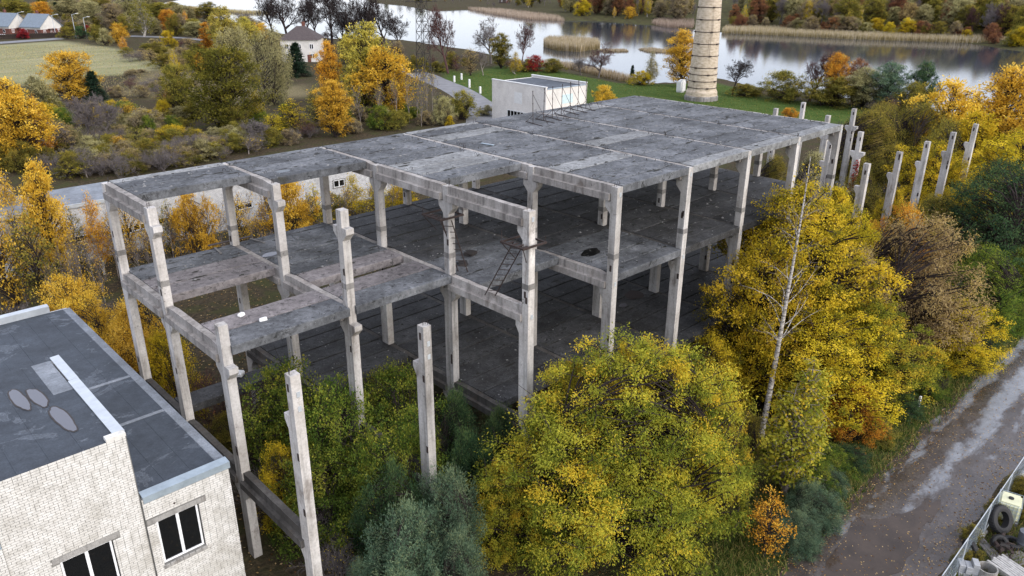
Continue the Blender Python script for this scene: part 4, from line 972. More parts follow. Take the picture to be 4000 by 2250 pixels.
L = {
 'gold': [(0.20,0.12,0.02), (0.43,0.26,0.028), (0.60,0.385,0.045), (0.68,0.48,0.09)],
 'orange': [(0.18,0.085,0.02), (0.40,0.18,0.022), (0.55,0.28,0.035), (0.60,0.38,0.06)],
 'yellow_green': [(0.075,0.095,0.015), (0.18,0.20,0.026), (0.30,0.29,0.036), (0.40,0.35,0.040), (0.52,0.35,0.032)],
 'yellow': [(0.11,0.105,0.015), (0.30,0.245,0.02), (0.50,0.37,0.025), (0.60,0.43,0.04)],
 'olive': [(0.048,0.050,0.014), (0.12,0.115,0.026), (0.23,0.20,0.04), (0.34,0.26,0.05)],
 'tan': [(0.13,0.09,0.048), (0.28,0.205,0.095), (0.42,0.325,0.15), (0.44,0.33,0.09)],
 'green': [(0.026,0.046,0.012), (0.065,0.11,0.02), (0.14,0.185,0.03), (0.27,0.26,0.035)],
 'deep_green': [(0.014,0.030,0.016), (0.030,0.062,0.030), (0.060,0.105,0.045), (0.11,0.15,0.05)],
 'grey_green': [(0.028,0.055,0.034), (0.068,0.115,0.070), (0.125,0.185,0.115), (0.20,0.24,0.12)],
 'pale_willow': [(0.10,0.095,0.048), (0.21,0.195,0.09), (0.33,0.30,0.145), (0.42,0.37,0.17)],
 'pale_yellow': [(0.13,0.12,0.025), (0.29,0.25,0.05), (0.43,0.36,0.075), (0.54,0.42,0.08)],
 'dark_olive': [(0.035,0.037,0.010), (0.085,0.083,0.017), (0.15,0.135,0.024), (0.22,0.18,0.03)],
 'pine': [(0.008,0.018,0.012), (0.018,0.035,0.022), (0.034,0.060,0.036)],
 'russet': [(0.09,0.045,0.035), (0.20,0.095,0.055), (0.34,0.16,0.06)],
 'wine': [(0.10,0.012,0.018), (0.26,0.02,0.03), (0.34,0.05,0.04)],
 'dry': [(0.09,0.075,0.058), (0.19,0.155,0.11), (0.30,0.245,0.145), (0.40,0.31,0.09)],
 'reed': [(0.10,0.085,0.035), (0.23,0.18,0.085), (0.36,0.29,0.17), (0.42,0.36,0.28)],
 'reed_pale': [(0.16,0.12,0.085), (0.30,0.23,0.17), (0.42,0.34,0.27)],
 'grass': [(0.030,0.050,0.012), (0.06,0.095,0.02), (0.12,0.14,0.035), (0.24,0.19,0.07)],
 'litter': [(0.12,0.06,0.025), (0.30,0.17,0.06), (0.44,0.30,0.12), (0.52,0.38,0.2)],
}
L = {k: leaf_mat(k, v) for k, v in L.items()}
def bark(name, c, c2, sc=(6, 6, 2)):
    m, t, b = nodes(name); p = objc(t)
    k = ramp(t, noise(t, 1, 5, .7, scaled(t, geo(t), sc)), [(.38, c2), (.55, c)])
    t.links.new(k, b.inputs['Base Color']); b.inputs['Roughness'].default_value = .9; b.inputs['Specular IOR Level'].default_value = .2; return m
BARK = {'brown': bark('brown bark', (0.085,0.066,0.054), (0.04,0.03,0.025)), 'grey': bark('grey bark', (0.17,0.15,0.14), (0.09,0.078,0.072)),
        'birch': bark('white birch bark', (0.50,0.47,0.43), (0.07,0.06,0.056), (3, 3, 9)), 'dark': bark('dark bark', (0.040,0.030,0.029), (0.022,0.017,0.016)),
        'red': bark('reddish bark', (0.12,0.062,0.058), (0.06,0.034,0.032)), 'twig': bark('grey twigs', (0.19,0.165,0.16), (0.11,0.095,0.09)), 'pale': bark('pale bark', (0.30,0.26,0.23), (0.14,0.12,0.11))}

def tubes(P, Q, r0, r1, n=3):
    P = np.asarray(P, float); Q = np.asarray(Q, float); r0 = np.asarray(r0, float); r1 = np.asarray(r1, float)
    d = Q-P; d /= np.maximum(np.linalg.norm(d, axis=1, keepdims=True), 1e-9)
    ref = np.where(np.abs(d[:, 2:3]) < .9, np.array([[0, 0, 1.]]), np.array([[1., 0, 0]])); a = np.cross(d, ref); a /= np.linalg.norm(a, axis=1, keepdims=True); b = np.cross(d, a)
    k = np.arange(n)*2*np.pi/n; c, s = np.cos(k)[None, :, None], np.sin(k)[None, :, None]
    ring = a[:, None]*c+b[:, None]*s
    v = np.concatenate([P[:, None]+ring*r0[:, None, None], Q[:, None]+ring*r1[:, None, None]], 1).reshape(-1, 3)
    i = np.arange(len(P))[:, None]*2*n; j = np.arange(n)[None]; j2 = (j+1) % n
    f = np.stack([i+j, i+j2, i+n+j2, i+n+j], -1).reshape(-1, 4); return v, f
def wood_mesh(name, segs, n=4):
    A = np.array([s[0] for s in segs]); B = np.array([s[1] for s in segs]); r0 = np.array([s[2] for s in segs]); r1 = np.array([s[3] for s in segs])
    big = r0 > np.percentile(r0, 97) if len(segs) > 200 else np.ones(len(segs), bool)
    v1, f1 = tubes(A[big], B[big], r0[big], r1[big], 7); v2, f2 = tubes(A[~big], B[~big], r0[~big], r1[~big], n) if (~big).any() else (np.zeros((0, 3)), np.zeros((0, 4), int))
    return np_mesh(name, np.concatenate([v1, v2]), np.concatenate([f1, f2+len(v1)]), BARK['brown'])
def leaves_mesh(name, pos, out, rng, Ln, Wd, droop=0.0, tint=None, up=.35, spread=1.0):
    """one small folded blade per leaf"""
    n = len(pos); ax = out*.7+rng.normal(0, .75*spread, (n, 3)); ax[:, 2] -= droop; ax /= np.linalg.norm(ax, axis=1, keepdims=True)
    nr = rng.normal(0, .42, (n, 3)); nr[:, 2] += up+.5; nr += out*.5; sd = np.cross(ax, nr); sd /= np.maximum(np.linalg.norm(sd, axis=1, keepdims=True), 1e-6)
    up_ = np.cross(sd, ax); s = rng.uniform(.65, 1.35, (n, 1)); l_ = ax*Ln*s; w_ = sd*Wd*s*.5
    v = np.stack([pos, pos+l_*.45+w_+up_*Wd*.15*s, pos+l_, pos+l_*.45-w_+up_*Wd*.15*s], 1).reshape(-1, 3)
    f = np.arange(n*4).reshape(-1, 4); return np_mesh(name, v, f, L['gold'], np.repeat(np.clip(tint, 0, 1), 4))
PROF = {'round': lambda t: np.sqrt(np.maximum(1-(2*t-.95)**2*.98, 0)), 'dome': lambda t: np.sqrt(np.maximum(1-(t*.98)**2.2, 0)), 'oval': lambda t: np.sin(np.pi*np.clip(t*.93+.07, 0, 1))**.65,
        'birch': lambda t: np.sin(np.pi*np.clip(t*.9+.1, 0, 1)**.8)**.8*(1-.35*t), 'cone': lambda t: (1-t)*.97+.03, 'poplar': lambda t: np.sin(np.pi*np.clip(t*.88+.1, 0, 1))**.5*(1-.3*t), 'vase': lambda t: .35+.65*np.sqrt(np.clip(t*1.6, 0, 1))*np.sqrt(np.maximum(1-np.maximum(t-.6, 0)**2*5.8, 0))}
def leafy(seed, prof, asp, z0, nc, per, Ln, Wd, rc, droop=0.0, shell=.45, stems=1, flatk=.75, wander=.03, spread=1.0, mixk=.5, lobes=0, lr=.3):
    """crown of leaf clumps on limbs; height 1, width asp"""
    rng = np.random.default_rng(seed); ph = rng.uniform(0, 6.28, 6); C = []
    def env(t, th): return asp/2*PROF[prof](t)*(1+.16*np.sin(2*th+ph[0]+3*t)+.13*np.sin(3*th+ph[1]-5*t)+.09*np.sin(5*th+ph[2]+9*t))
    tries = 0; LB = None
    if lobes:
        LB = []; rr_ = lr*min(asp, 1.0)
        while len(LB) < lobes:
            t = rng.random()**.8; th = rng.uniform(0, 6.28)
            if rng.random() > PROF[prof](np.array(t))+.1: continue
            k_ = rr_*rng.uniform(.6, 1.15); r = max(env(t, th)-k_*.75, 0)*rng.uniform(.55, 1.05); z = z0+(1-z0)*t; z = min(max(z, k_*.8), 1-k_*.9)
            q = np.array((r*math.cos(th), r*math.sin(th), z, k_))
            if all(np.linalg.norm(q[:3]-o_[:3]) > .55*(k_+o_[3])*.8 for o_ in LB) or rng.random() < .03: LB.append(q)
        LB.append(np.array((0, 0, 1-rr_*.8, rr_*.8))); LB = np.array(LB)
    while len(C) < nc and tries < nc*60:
        tries += 1; t = rng.random(); th = rng.uniform(0, 6.28)
        if rng.random() > (PROF[prof](np.array(t))+.08): continue
        if LB is not None and rng.random() < .88:            # clumps sit on the outside of bulging boughs
            q = LB[rng.integers(len(LB))]; v_ = rng.normal(0, 1, 3); v_[2] += .35; v_ /= np.linalg.norm(v_)
            p = q[:3]+v_*q[3]*(.55+.45*rng.random()**.5); p[2] = min(max(p[2], rc*.3), 1-rc*.2)
            if all(np.sum((p-q2)**2) > (rc*.5)**2 for q2 in C[-60:]): C.append(p)
            continue
        r = env(t, th)*(shell+(1-shell)*math.sqrt(rng.random()))*rng.uniform(.8, 1.04)
        p = np.array((r*math.cos(th), r*math.sin(th), z0+(1-z0)*t)); p[2] = min(max(p[2], rc*.3), 1-rc*.35)
        if all(np.sum((p-q)**2) > (rc*.62)**2 for q in C[-60:]): C.append(p)
    C = np.array(C); n = len(C)
    size = rc*rng.uniform(.7, 1.35, n)
    dirs = rng.normal(0, 1, (n, per, 3)); dirs /= np.linalg.norm(dirs, axis=2, keepdims=True); rad = rng.random((n, per, 1))**.45
    # sprays: leaves gather along a few twigs of the clump
    k = 7; tw = rng.normal(0, 1, (n, k, 3)); tw[..., 2] += .25; tw /= np.linalg.norm(tw, axis=2, keepdims=True); which = rng.integers(0, k, (n, per))
    dirs = dirs*.55+tw[np.arange(n)[:, None], which]*.8
    off = dirs*rad*size[:, None, None]; off[..., 2] *= flatk; off[..., 2] -= droop*.35*size[:, None]*rad[..., 0]
    pos = (C[:, None]+off).reshape(-1, 3); outv = np.repeat(C-np.array((0, 0, z0+(1-z0)*.42)), per, 0); outv /= np.maximum(np.linalg.norm(outv, axis=1, keepdims=True), 1e-6)
    outv = outv*.5+dirs.reshape(-1, 3)*.5
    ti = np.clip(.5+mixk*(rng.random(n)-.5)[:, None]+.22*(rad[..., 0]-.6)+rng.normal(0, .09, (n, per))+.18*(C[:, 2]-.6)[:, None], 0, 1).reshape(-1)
    pos[:, 2] = np.maximum(pos[:, 2], .005)
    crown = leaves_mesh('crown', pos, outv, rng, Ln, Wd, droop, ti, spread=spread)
    segs = []
    for s in range(stems):
        a0 = rng.uniform(0, 6.28); sx = 0 if stems == 1 else asp*.10
        b0 = np.array((sx*math.cos(a0+s*2.1), sx*math.sin(a0+s*2.1), -.02)); top = np.array((0 if stems == 1 else asp*.3*math.cos(a0+s*2.1), 0 if stems == 1 else asp*.3*math.sin(a0+s*2.1), .92 if stems == 1 else .75))
        pts = [b0+(top-b0)*q+np.array((rng.normal(0, wander), rng.normal(0, wander), 0))*(q > 0) for q in np.linspace(0, 1, 7)]
        R0 = .022 if stems == 1 else .012
        for i in range(6): segs.append((pts[i], pts[i+1], R0*(1-i/6.6), R0*(1-(i+1)/6.6)))
        for c in C[s::stems]:
            h = max(.04, c[2]-rng.uniform(.35, .8)*np.linalg.norm(c[:2])-.06); q = np.clip(h/(top[2]+1e-6), 0, .97); i = min(int(q*6), 5); f = q*6-i
            st = pts[i]*(1-f)+pts[i+1]*f; md = st*.45+c*.55+np.array((0, 0, .05*rng.random()))
            segs += [(st, md, .0062*(1.15-q), .0038), (md, c, .0038, .0016)]
            for _ in range(2): segs.append((c, c+rng.normal(0, .6, 3)*rc, .002, .0009))
    return wood_mesh('trunk', segs), crown
def bare(seed, asp, levels=5, kids=(7, 5, 4, 4, 3), stems=1, r0=.02, up=.25, leaf=0, thin=1.0, first=.3):
    """leafless tree: limbs, branches and fine twigs"""
    rng = np.random.default_rng(seed); S = []; TW = []; tips = []
    def grow(p, d, ln, r, lv):
        n = 4 if lv < 2 else 2; q = p.copy(); pts = [q.copy()]; dd = d.copy()
        for i in range(n):
            dd = dd+rng.normal(0, .14, 3)+np.array((0, 0, up*.12)); dd /= np.linalg.norm(dd); q2 = q+dd*ln/n
            (S if lv < 2 else TW).append((q, q2, r*(1-.8*i/n), r*(1-.8*(i+1)/n))); q = q2; pts.append(q.copy())
        if lv+1 >= levels: tips.append(q); return
        for k in range(kids[lv]):
            f = rng.uniform(first if lv == 0 else .2, 1.0); i = min(int(f*n), n-1); st = pts[i]+(pts[i+1]-pts[i])*(f*n-i)
            a = rng.normal(0, 1, 3); a -= a@dd*dd; a /= np.linalg.norm(a); sp_ = rng.uniform(.5, 1.0) if lv else rng.uniform(.45, .95)*(asp/.7)
            nd = dd*(1-.35*sp_)+a*sp_; nd[2] += up*.5; nd /= np.linalg.norm(nd)
            grow(st, nd, ln*rng.uniform(.42, .62)*(1.15-.35*f), r*(1-.75*f)*.62, lv+1)
    for s in range(stems):
        d = np.array((0, 0, 1.)) if stems == 1 else np.array((rng.normal(0, .35), rng.normal(0, .35), 1.)); d /= np.linalg.norm(d)
        grow(np.array((rng.normal(0, .03)*(stems > 1), rng.normal(0, .03)*(stems > 1), -.02)), d, .62 if stems == 1 else rng.uniform(.42, .6), r0*(1 if stems == 1 else .5), 0)
    A = np.array([s[1] for s in S+TW]); zmax = A[:, 2].max(); wid = 2*np.percentile(np.hypot(A[:, 0], A[:, 1]), 97); sc = np.array((asp/wid, asp/wid, 1/zmax))
    fix = lambda lst: [(p*sc, q*sc, max(a*thin, .0018), max(b*thin, .0014)) for p, q, a, b in lst]
    tr = wood_mesh('trunk', fix(S)); v = fix(TW); A = np.array([s[0] for s in v]); B = np.array([s[1] for s in v]); vv, ff = tubes(A, B, [s[2] for s in v], [s[3] for s in v], 3)
    cr_ = np_mesh('crown', vv, ff, BARK['twig']); lf = None
    if leaf:
        tp = np.array(tips)*sc; pick = tp[rng.integers(0, len(tp), leaf)]+rng.normal(0, .012, (leaf, 3)); lf = leaves_mesh('leaves', pick, rng.normal(0, 1, (leaf, 3)), rng, .026, .014, .3, rng.random(leaf))
    return tr, cr_, lf
def conifer(seed, asp):
    rng = np.random.default_rng(seed); P = []; O = []; T_ = []; segs = [(np.array((0, 0, 0.)), np.array((0, 0, 1.)), .018, .002)]
    for w_ in range(24):
        z = .06+.92*w_/24; r = asp/2*(1-z)**.85*1.03
        for k in range(9):
            a = rng.uniform(0, 6.28); ln = r*rng.uniform(.7, 1.12); e = np.array((math.cos(a)*ln, math.sin(a)*ln, z-.25*ln+.02)); s = np.array((0, 0, z)); segs.append((s, e, .004, .001))
            for q in rng.uniform(.15, 1, 42):
                p = s+(e-s)*q+rng.normal(0, .018, 3); P.append(p); O.append((e-s)/np.linalg.norm(e-s)); T_.append(np.clip(.3+.5*q+rng.normal(0, .15), 0, 1))
    P = np.array(P); return wood_mesh('trunk', segs), leaves_mesh('crown', P, np.array(O), rng, .042, .012, .25, np.array(T_), spread=.5)
TPL = {}
def add(kind, *t_): TPL.setdefault(kind, []).append(t_)
for s in (1, 2, 3): add('round', *leafy(s, 'round', .85, .03, 230, 85, .024, .012, .085, lobes=20, lr=.25, shell=.3))
for s in (4, 5): add('oval', *leafy(s, 'oval', .58, .06, 210, 75, .020, .011, .068, lobes=19, lr=.27, shell=.3))
for s in (6, 7, 8): add('birch', *leafy(s, 'birch', .42, .16, 120, 44, .020, .012, .070, droop=.7, shell=.2, flatk=1.2))
for s in (9, 10, 11): add('bush', *leafy(s, 'dome', 1.25, .02, 150, 85, .038, .016, .12, stems=4, shell=.35, lobes=12, lr=.30))
for s in (12, 13): add('poplar', *leafy(s, 'poplar', .30, .10, 80, 60, .026, .014, .055))
for s in (14, 15): add('willow', *leafy(s, 'round', .95, .04, 130, 95, .034, .008, .10, droop=.9, stems=3, flatk=1.3, lobes=13, lr=.24))
for s in (16, 17): add('thin', *leafy(s, 'oval', .55, .15, 90, 22, .026, .015, .09, shell=.15))
add('conifer', *conifer(18, .5)); add('conifer', *conifer(19, .62))
for s in (20, 21, 22): add('bare', *bare(s, .75, 5, (11, 8, 6, 5, 3), r0=.024))
for s in (23, 24): add('bare_slim', *bare(s, .45, 5, (12, 5, 4, 3, 2), r0=.014))
for s in (25, 26, 27): add('scrub', *bare(s, 1.15, 4, (6, 5, 4, 3), stems=9, r0=.022, leaf=170, thin=.75))
for s in (28, 29): add('sapling', *bare(s, .40, 4, (13, 4, 3, 2), r0=.010, leaf=170, thin=.8))
# near plants with true leaf sizes
add('near_maple', *leafy(40, 'dome', 1.15, .02, 860, 215, .0115, .0050, .062, droop=.4, shell=.35, lobes=36, lr=.22, stems=3, mixk=.7))
add('near_maple', *leafy(41, 'dome', 1.0, .02, 420, 170, .016, .0066, .070, droop=.35, shell=.45, lobes=18, lr=.25, stems=3, mixk=.7))
add('near_ash', *leafy(42, 'round', .72, .04, 520, 130, .0110, .0060, .050, droop=.3, shell=.5, mixk=.7, lobes=26, lr=.24)); add('near_ash', *leafy(43, 'round', .85, .03, 460, 130, .0125, .0068, .060, droop=.3, shell=.45, mixk=.7, lobes=22, lr=.24))
add('near_willow', *leafy(44, 'oval', .72, .03, 480, 110, .0150, .0042, .056, droop=.7, shell=.4, stems=3, flatk=1.2, lobes=22, lr=.26))
add('near_shrub', *leafy(45, 'dome', 1.1, .02, 320, 95, .019, .0105, .085, stems=5, shell=.25, lobes=16, lr=.28)); add('near_shrub', *leafy(46, 'dome', 1.2, .02, 320, 95, .019, .0105, .09, stems=5, shell=.25, lobes=14, lr=.30))
add('near_thorn', *leafy(47, 'dome', 1.05, .02, 360, 110, .028, .0050, .070, stems=5, shell=.3, spread=.7, flatk=1.8, lobes=20, lr=.20)); add('near_thorn', *leafy(48, 'oval', .75, .02, 320, 110, .028, .0050, .070, stems=4, shell=.3, spread=.7, flatk=1.8, lobes=18, lr=.22))
add('near_birch', *leafy(49, 'birch', .42, .12, 190, 34, .020, .014, .06, droop=.4, shell=.15, wander=.008))
NAME = {'round': 'broadleaf_tree', 'oval': 'broadleaf_tree', 'birch': 'birch_tree', 'bush': 'shrub', 'poplar': 'narrow_tree', 'willow': 'willow_tree', 'thin': 'thin_tree', 'conifer': 'conifer_tree', 'bare': 'bare_tree', 'bare_slim': 'bare_tree',
        'scrub': 'bare_shrub', 'sapling': 'sapling', 'near_maple': 'broadleaf_tree', 'near_ash': 'broadleaf_tree', 'near_willow': 'willow_tree', 'near_shrub': 'shrub', 'near_thorn': 'shrub', 'near_birch': 'birch_tree'}
CAT = {'shrub': 'shrub', 'bare_shrub': 'shrub', 'sapling': 'sapling'}
ASP = {'round': .85, 'oval': .58, 'birch': .42, 'bush': 1.25, 'poplar': .30, 'willow': .95, 'thin': .55, 'conifer': .5, 'bare': .75, 'bare_slim': .45, 'scrub': 1.15, 'sapling': .40, 'near_maple': 1.15, 'near_ash': .72, 'near_willow': .72, 'near_shrub': 1.1, 'near_thorn': 1.05, 'near_birch': .42}
rv = random.Random(77)
def plant(kind, pal, x, y, h, w_, lab, group=None, trunk=None, var=None, lean=None, rz=None):
    t_ = TPL[kind]; i = rv.randrange(len(t_)) if var is None else var % len(t_); tpl = t_[i]; nm = NAME[kind]
    o = thing(nm, lab, CAT.get(nm, 'tree'), (x, y, gz(x, y)-.03), group, rz=rv.uniform(0, 6.28) if rz is None else rz)
    k = (w_/ASP[kind], w_/ASP[kind], h); o.scale = k
    if lean: o.rotation_euler = (lean[0], lean[1], o.rotation_euler[2])
    isbare = kind in ('bare', 'bare_slim', 'scrub', 'sapling')
    bk = BARK[trunk or ('birch' if kind == 'birch' else 'pale' if kind == 'near_birch' else 'twig' if kind == 'scrub' else 'grey' if isbare else 'dark')]
    put('trunk', tpl[0], o, mat=bk)
    if isbare:
        put('crown', tpl[1], o, mat=BARK['red'] if pal == 'russet' else (BARK['dark'] if trunk == 'dark' else BARK['twig']))
        if len(tpl) > 2 and tpl[2] is not None and pal: put('leaves', tpl[2], o, mat=L[pal])
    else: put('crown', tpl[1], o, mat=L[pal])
    return o
def T(kind, pal, px, py, top, wpx, lab, group=None, **kw):
    """plant rooted at a survey point, its top at survey row top"""
    P = at(px, py, 0.0); z = gz(P[0], P[1]); P = at(px, py, z)
    return plant(kind, pal, P[0], P[1], rise(P, top), metres(P, wpx), lab, group, **kw)
# ---------------------------------------------------------------- around the frame, near
plant('near_maple', 'yellow_green', 13.2, -22.6, 10.3, 11.8, 'big yellow green broadleaf tree filling the foreground in front of the frame', var=0)
plant('near_maple', 'yellow_green', 12.5, -19.9, 8.9, 3.2, 'narrow yellow green tree top rising left behind the big foreground tree', var=1)
plant('near_maple', 'yellow_green', 8.4, -19.6, 5.3, 4.6, 'low yellow green tree at the left foot of the big foreground tree', var=1)
plant('near_maple', 'yellow_green', 17.5, -24.6, 7.4, 5.6, 'yellow green tree at the right flank of the big foreground tree', var=1)
plant('near_ash', 'yellow', 33.3, -20.4, 13.2, 9.6, 'tall golden yellow tree behind the leaning white birch', var=0)
plant('near_ash', 'yellow', 29.0, -19.7, 10.6, 6.4, 'yellow tree whose branches reach over the frame edge, left of the birch', var=1)
plant('near_ash', 'yellow', 29.5, -23.6, 7.4, 7.4, 'orange yellow tree low behind the birch trunk near the lane', var=1)
plant('near_shrub', 'yellow', 25.2, -19.6, 5.4, 4.6, 'low yellow bush at the foot of the leaning birch', var=0)
plant('near_ash', 'yellow_green', 33.5, -25.6, 7.2, 6.2, 'green yellow tree between the golden tree and the lane', var=0)
plant('near_shrub', 'orange', 29.5, -26.2, 3.6, 4.0, 'low orange bush under the golden tree beside the verge', var=1)
plant('near_willow', 'tan', 40.3, -24.6, 10.9, 8.4, 'tall tan brown willow right of the golden tree')
plant('near_willow', 'tan', 36.5, -22.0, 9.0, 6.0, 'tan brown willow squeezed between the golden tree and the tall tan one')
plant('near_ash', 'yellow', 42.5, -27.0, 5.2, 5.6, 'yellow bush at the foot of the tan willow by the lane', var=1)
plant('near_ash', 'yellow', 42.0, -17.5, 11.0, 6.5, 'olive yellow tree between the short columns and the tan willow', var=0)
plant('near_shrub', 'orange', 48.0, -21.0, 9.0, 6.0, 'sparse orange tree behind the tan willow')
plant('near_willow', 'green', 50.0, -26.6, 6.8, 6.4, 'dark green willow bush beside the lane at the right edge')
plant('near_willow', 'deep_green', 60.0, -23.8, 11.0, 11.0, 'broad dark green weeping willow at the right edge')
plant('near_willow', 'green', 57.0, -27.2, 5.4, 6.0, 'green bush between the weeping willow and the lane')
plant('scrub', 'russet', 52.0, -21.5, 6.0, 8.0, 'reddish bare shrub below the weeping willow')
plant('scrub', 'yellow', 46.0, -23.5, 5.5, 6.0, 'grey twiggy shrub with yellow leaves behind the green willow bush')
bt = plant('near_birch', 'yellow_green', 22.0, -26.4, 8.4, 3.6, 'slim young birch with green yellow leaves nearest the lane', lean=(0, R(4)))
plant('thin', 'orange', 17.0, -28.1, 3.9, 2.0, 'small orange leaved birch sapling at the lane edge, lowest of all', lean=(0, R(3)))
plant('near_thorn', 'grey_green', 20.6, -28.5, 2.3, 3.2, 'grey green bush beside the brown puddle')
plant('near_thorn', 'grey_green', 18.6, -28.7, 1.9, 2.8, 'low grey green bush at the bottom edge beside the lane')
for x, y, h, w_, kd, pal, lab in ((23.6, -27.9, 1.6, 2.2, 'near_thorn', 'grey_green', 'grey green weeds on the verge beside the muddy puddle'), (26.8, -27.7, 1.3, 2.4, 'near_shrub', 'deep_green', 'dark weeds on the verge below the golden tree'), (30.5, -27.6, 1.4, 2.6, 'near_shrub', 'olive', 'olive weeds on the verge near the white post'), (34.5, -27.6, 1.5, 2.6, 'near_shrub', 'deep_green', 'dark weeds on the verge beyond the white post'), (38.0, -27.8, 1.8, 3.0, 'near_shrub', 'green', 'green weeds on the verge under the tan willow'), (46.5, -27.6, 2.4, 3.6, 'near_shrub', 'deep_green', 'dark green bush on the verge right of the tan willow'), (53.0, -28.0, 2.6, 4.0, 'near_shrub', 'green', 'green bush on the verge near the right edge'),
        (8.7, -18.3, 5.0, 3.0, 'near_thorn', 'deep_green', 'bluish green shrub at the left foot of the big foreground tree'), (9.9, -17.2, 5.2, 3.0, 'near_thorn', 'deep_green', 'bluish green shrub before the lowest front beam'), (6.2, -16.2, 6.2, 3.4, 'near_shrub', 'green', 'green shrub just left of the free standing column foot'), (19.5, -21.5, 5.0, 4.0, 'near_shrub', 'deep_green', 'dark green shrub between the big foreground tree and the birch'), (22.5, -23.6, 3.4, 3.2, 'near_shrub', 'olive', 'olive shrub at the foot of the white birch')):
    plant(kd, pal, x, y, h, w_, lab)
plant('near_shrub', 'green', 22.8, -27.6, 2.4, 2.2, 'bright green bush under the slim young birch')
plant('near_shrub', 'green', 25.6, -27.2, 1.5, 2.6, 'low green weeds by the lane under the orange tree')
# leaning birch, almost bare
def big_birch():
    rng = np.random.default_rng(91); H = 16.5; pts = [np.array((.045*z+.10*math.sin(z*.5), .0+.08*math.sin(z*.37+1), z)) for z in np.linspace(0, H, 16)]
    S = [(pts[i], pts[i+1], .19*(1-i/16.5), .19*(1-(i+1)/16.5)) for i in range(15)]; TW = []; tips = []
    for k in range(26):
        q = rng.uniform(.33, .97); i = min(int(q*15), 14); st = pts[i]+(pts[i+1]-pts[i])*(q*15-i); a = rng.uniform(0, 6.28); ln = (1.12-q)*rng.uniform(2.6, 4.4)
        d = np.array((math.cos(a)*.75, math.sin(a)*.75, .62)); d /= np.linalg.norm(d); p = st; r = .045*(1.15-q)
        for s in range(5):
            d2 = d+rng.normal(0, .10, 3)+np.array((0, 0, .05-.05*s)); d2 /= np.linalg.norm(d2); p2 = p+d2*ln/5; S.append((p, p2, r*(1-.17*s), r*(1-.17*(s+1))))
            for _ in range(3):
                e = d2*.5+rng.normal(0, .6, 3); e[2] -= .1; e /= np.linalg.norm(e); p3 = p2+e*rng.uniform(.3, .9); TW.append((p2, p3, .010, .005)); tips.append(p3)
            p = p2; d = d2
    o = thing('birch_tree', 'tall slender white birch, nearly leafless, in front of the golden tree', 'tree', (26.0, -22.9, -.05))
    put('trunk', wood_mesh('trunk', S), o, mat=BARK['birch']); A = np.array([s[0] for s in TW]); B_ = np.array([s[1] for s in TW]); v, f = tubes(A, B_, [s[2] for s in TW], [s[3] for s in TW], 3); tag(put('twigs', np_mesh('twigs', v, f, BARK['grey']), o), kind='stuff')
    tp = np.array(tips); pk = tp[rng.integers(0, len(tp), 1100)]+rng.normal(0, .12, (1100, 3)); put('leaves', leaves_mesh('leaves', pk, rng.normal(0, 1, (1100, 3)), rng, .11, .07, .4, rng.uniform(.3, 1, 1100)), o, mat=L['yellow'])
big_birch()
# shrubs growing through the open front bays
plant('near_shrub', 'green', 4.0, -8.2, 6.9, 6.2, 'green shrub with yellowing tips between the short columns of the open bay', var=0)
plant('near_shrub', 'green', 8.4, -11.4, 6.4, 5.4, 'green shrub filling the open bay between the middle columns', var=1)
plant('near_shrub', 'green', 3.2, -13.0, 5.2, 5.0, 'dark green undergrowth beside the front short column', var=1)
plant('near_shrub', 'green', 4.6, -15.4, 6.5, 5.0, 'tall green shrub hiding the lowest beam of the open bay', var=0)
plant('near_shrub', 'green', 5.0, -11.6, 6.9, 5.6, 'tallest green shrub in the open bay, around the middle short beam', var=1)
plant('near_shrub', 'yellow', 2.0, -11.0, 4.6, 2.8, 'small shrub with large yellow leaves behind the front short column', var=0)
plant('near_shrub', 'green', 7.4, -14.6, 5.9, 5.0, 'green shrub before the free standing column', var=0)
for i, (x, y, h, w_, pal, lab) in enumerate(((3.1, -19.6, 5.2, 4.6, 'grey_green', 'silvery grey green thorn shrub at the bottom centre'), (1.5, -20.9, 4.0, 3.6, 'grey_green', 'silvery thorn shrub at the bottom edge, nearest the camera'), (5.6, -19.2, 5.5, 4.0, 'grey_green', 'silvery thorn shrub between the free standing column and the foreground tree'),
        (4.4, -21.3, 4.2, 3.6, 'grey_green', 'silvery thorn shrub at the bottom edge left of the foreground tree'), (1.4, -18.7, 3.0, 2.4, 'grey_green', 'small silvery thorn shrub at the foot of the front short column'), (8.0, -17.3, 5.6, 3.0, 'deep_green', 'bluish green shrub right behind the free standing column'), (4.0, -17.3, 5.6, 3.6, 'deep_green', 'bluish green shrub left of the free standing column'))):
    plant('near_thorn', pal, x, y, h, w_, lab, var=i)
plant('near_thorn', 'deep_green', 11.0, -16.6, 5.0, 3.6, 'dark bluish green shrub under the lowest front beam', var=0)
plant('near_thorn', 'deep_green', 9.3, -15.2, 6.1, 3.8, 'dark bluish green shrub behind the free standing column', var=1)
plant('scrub', 'russet', 2.8, -1.6, 5.0, 5.0, 'dark red brown bramble in the pit of the first bay', trunk='red')
plant('scrub', None, 2.6, -13.6, 3.0, 4.0, 'dark bare bramble in the shade beside the brick building')
plant('scrub', None, 1.9, -9.5, 3.4, 4.0, 'dark bare bramble under the first bay')
plant('scrub', 'yellow', 1.6, -16.0, 2.4, 3.5, 'low bare bramble with yellow leaves at the corner of the brick building')
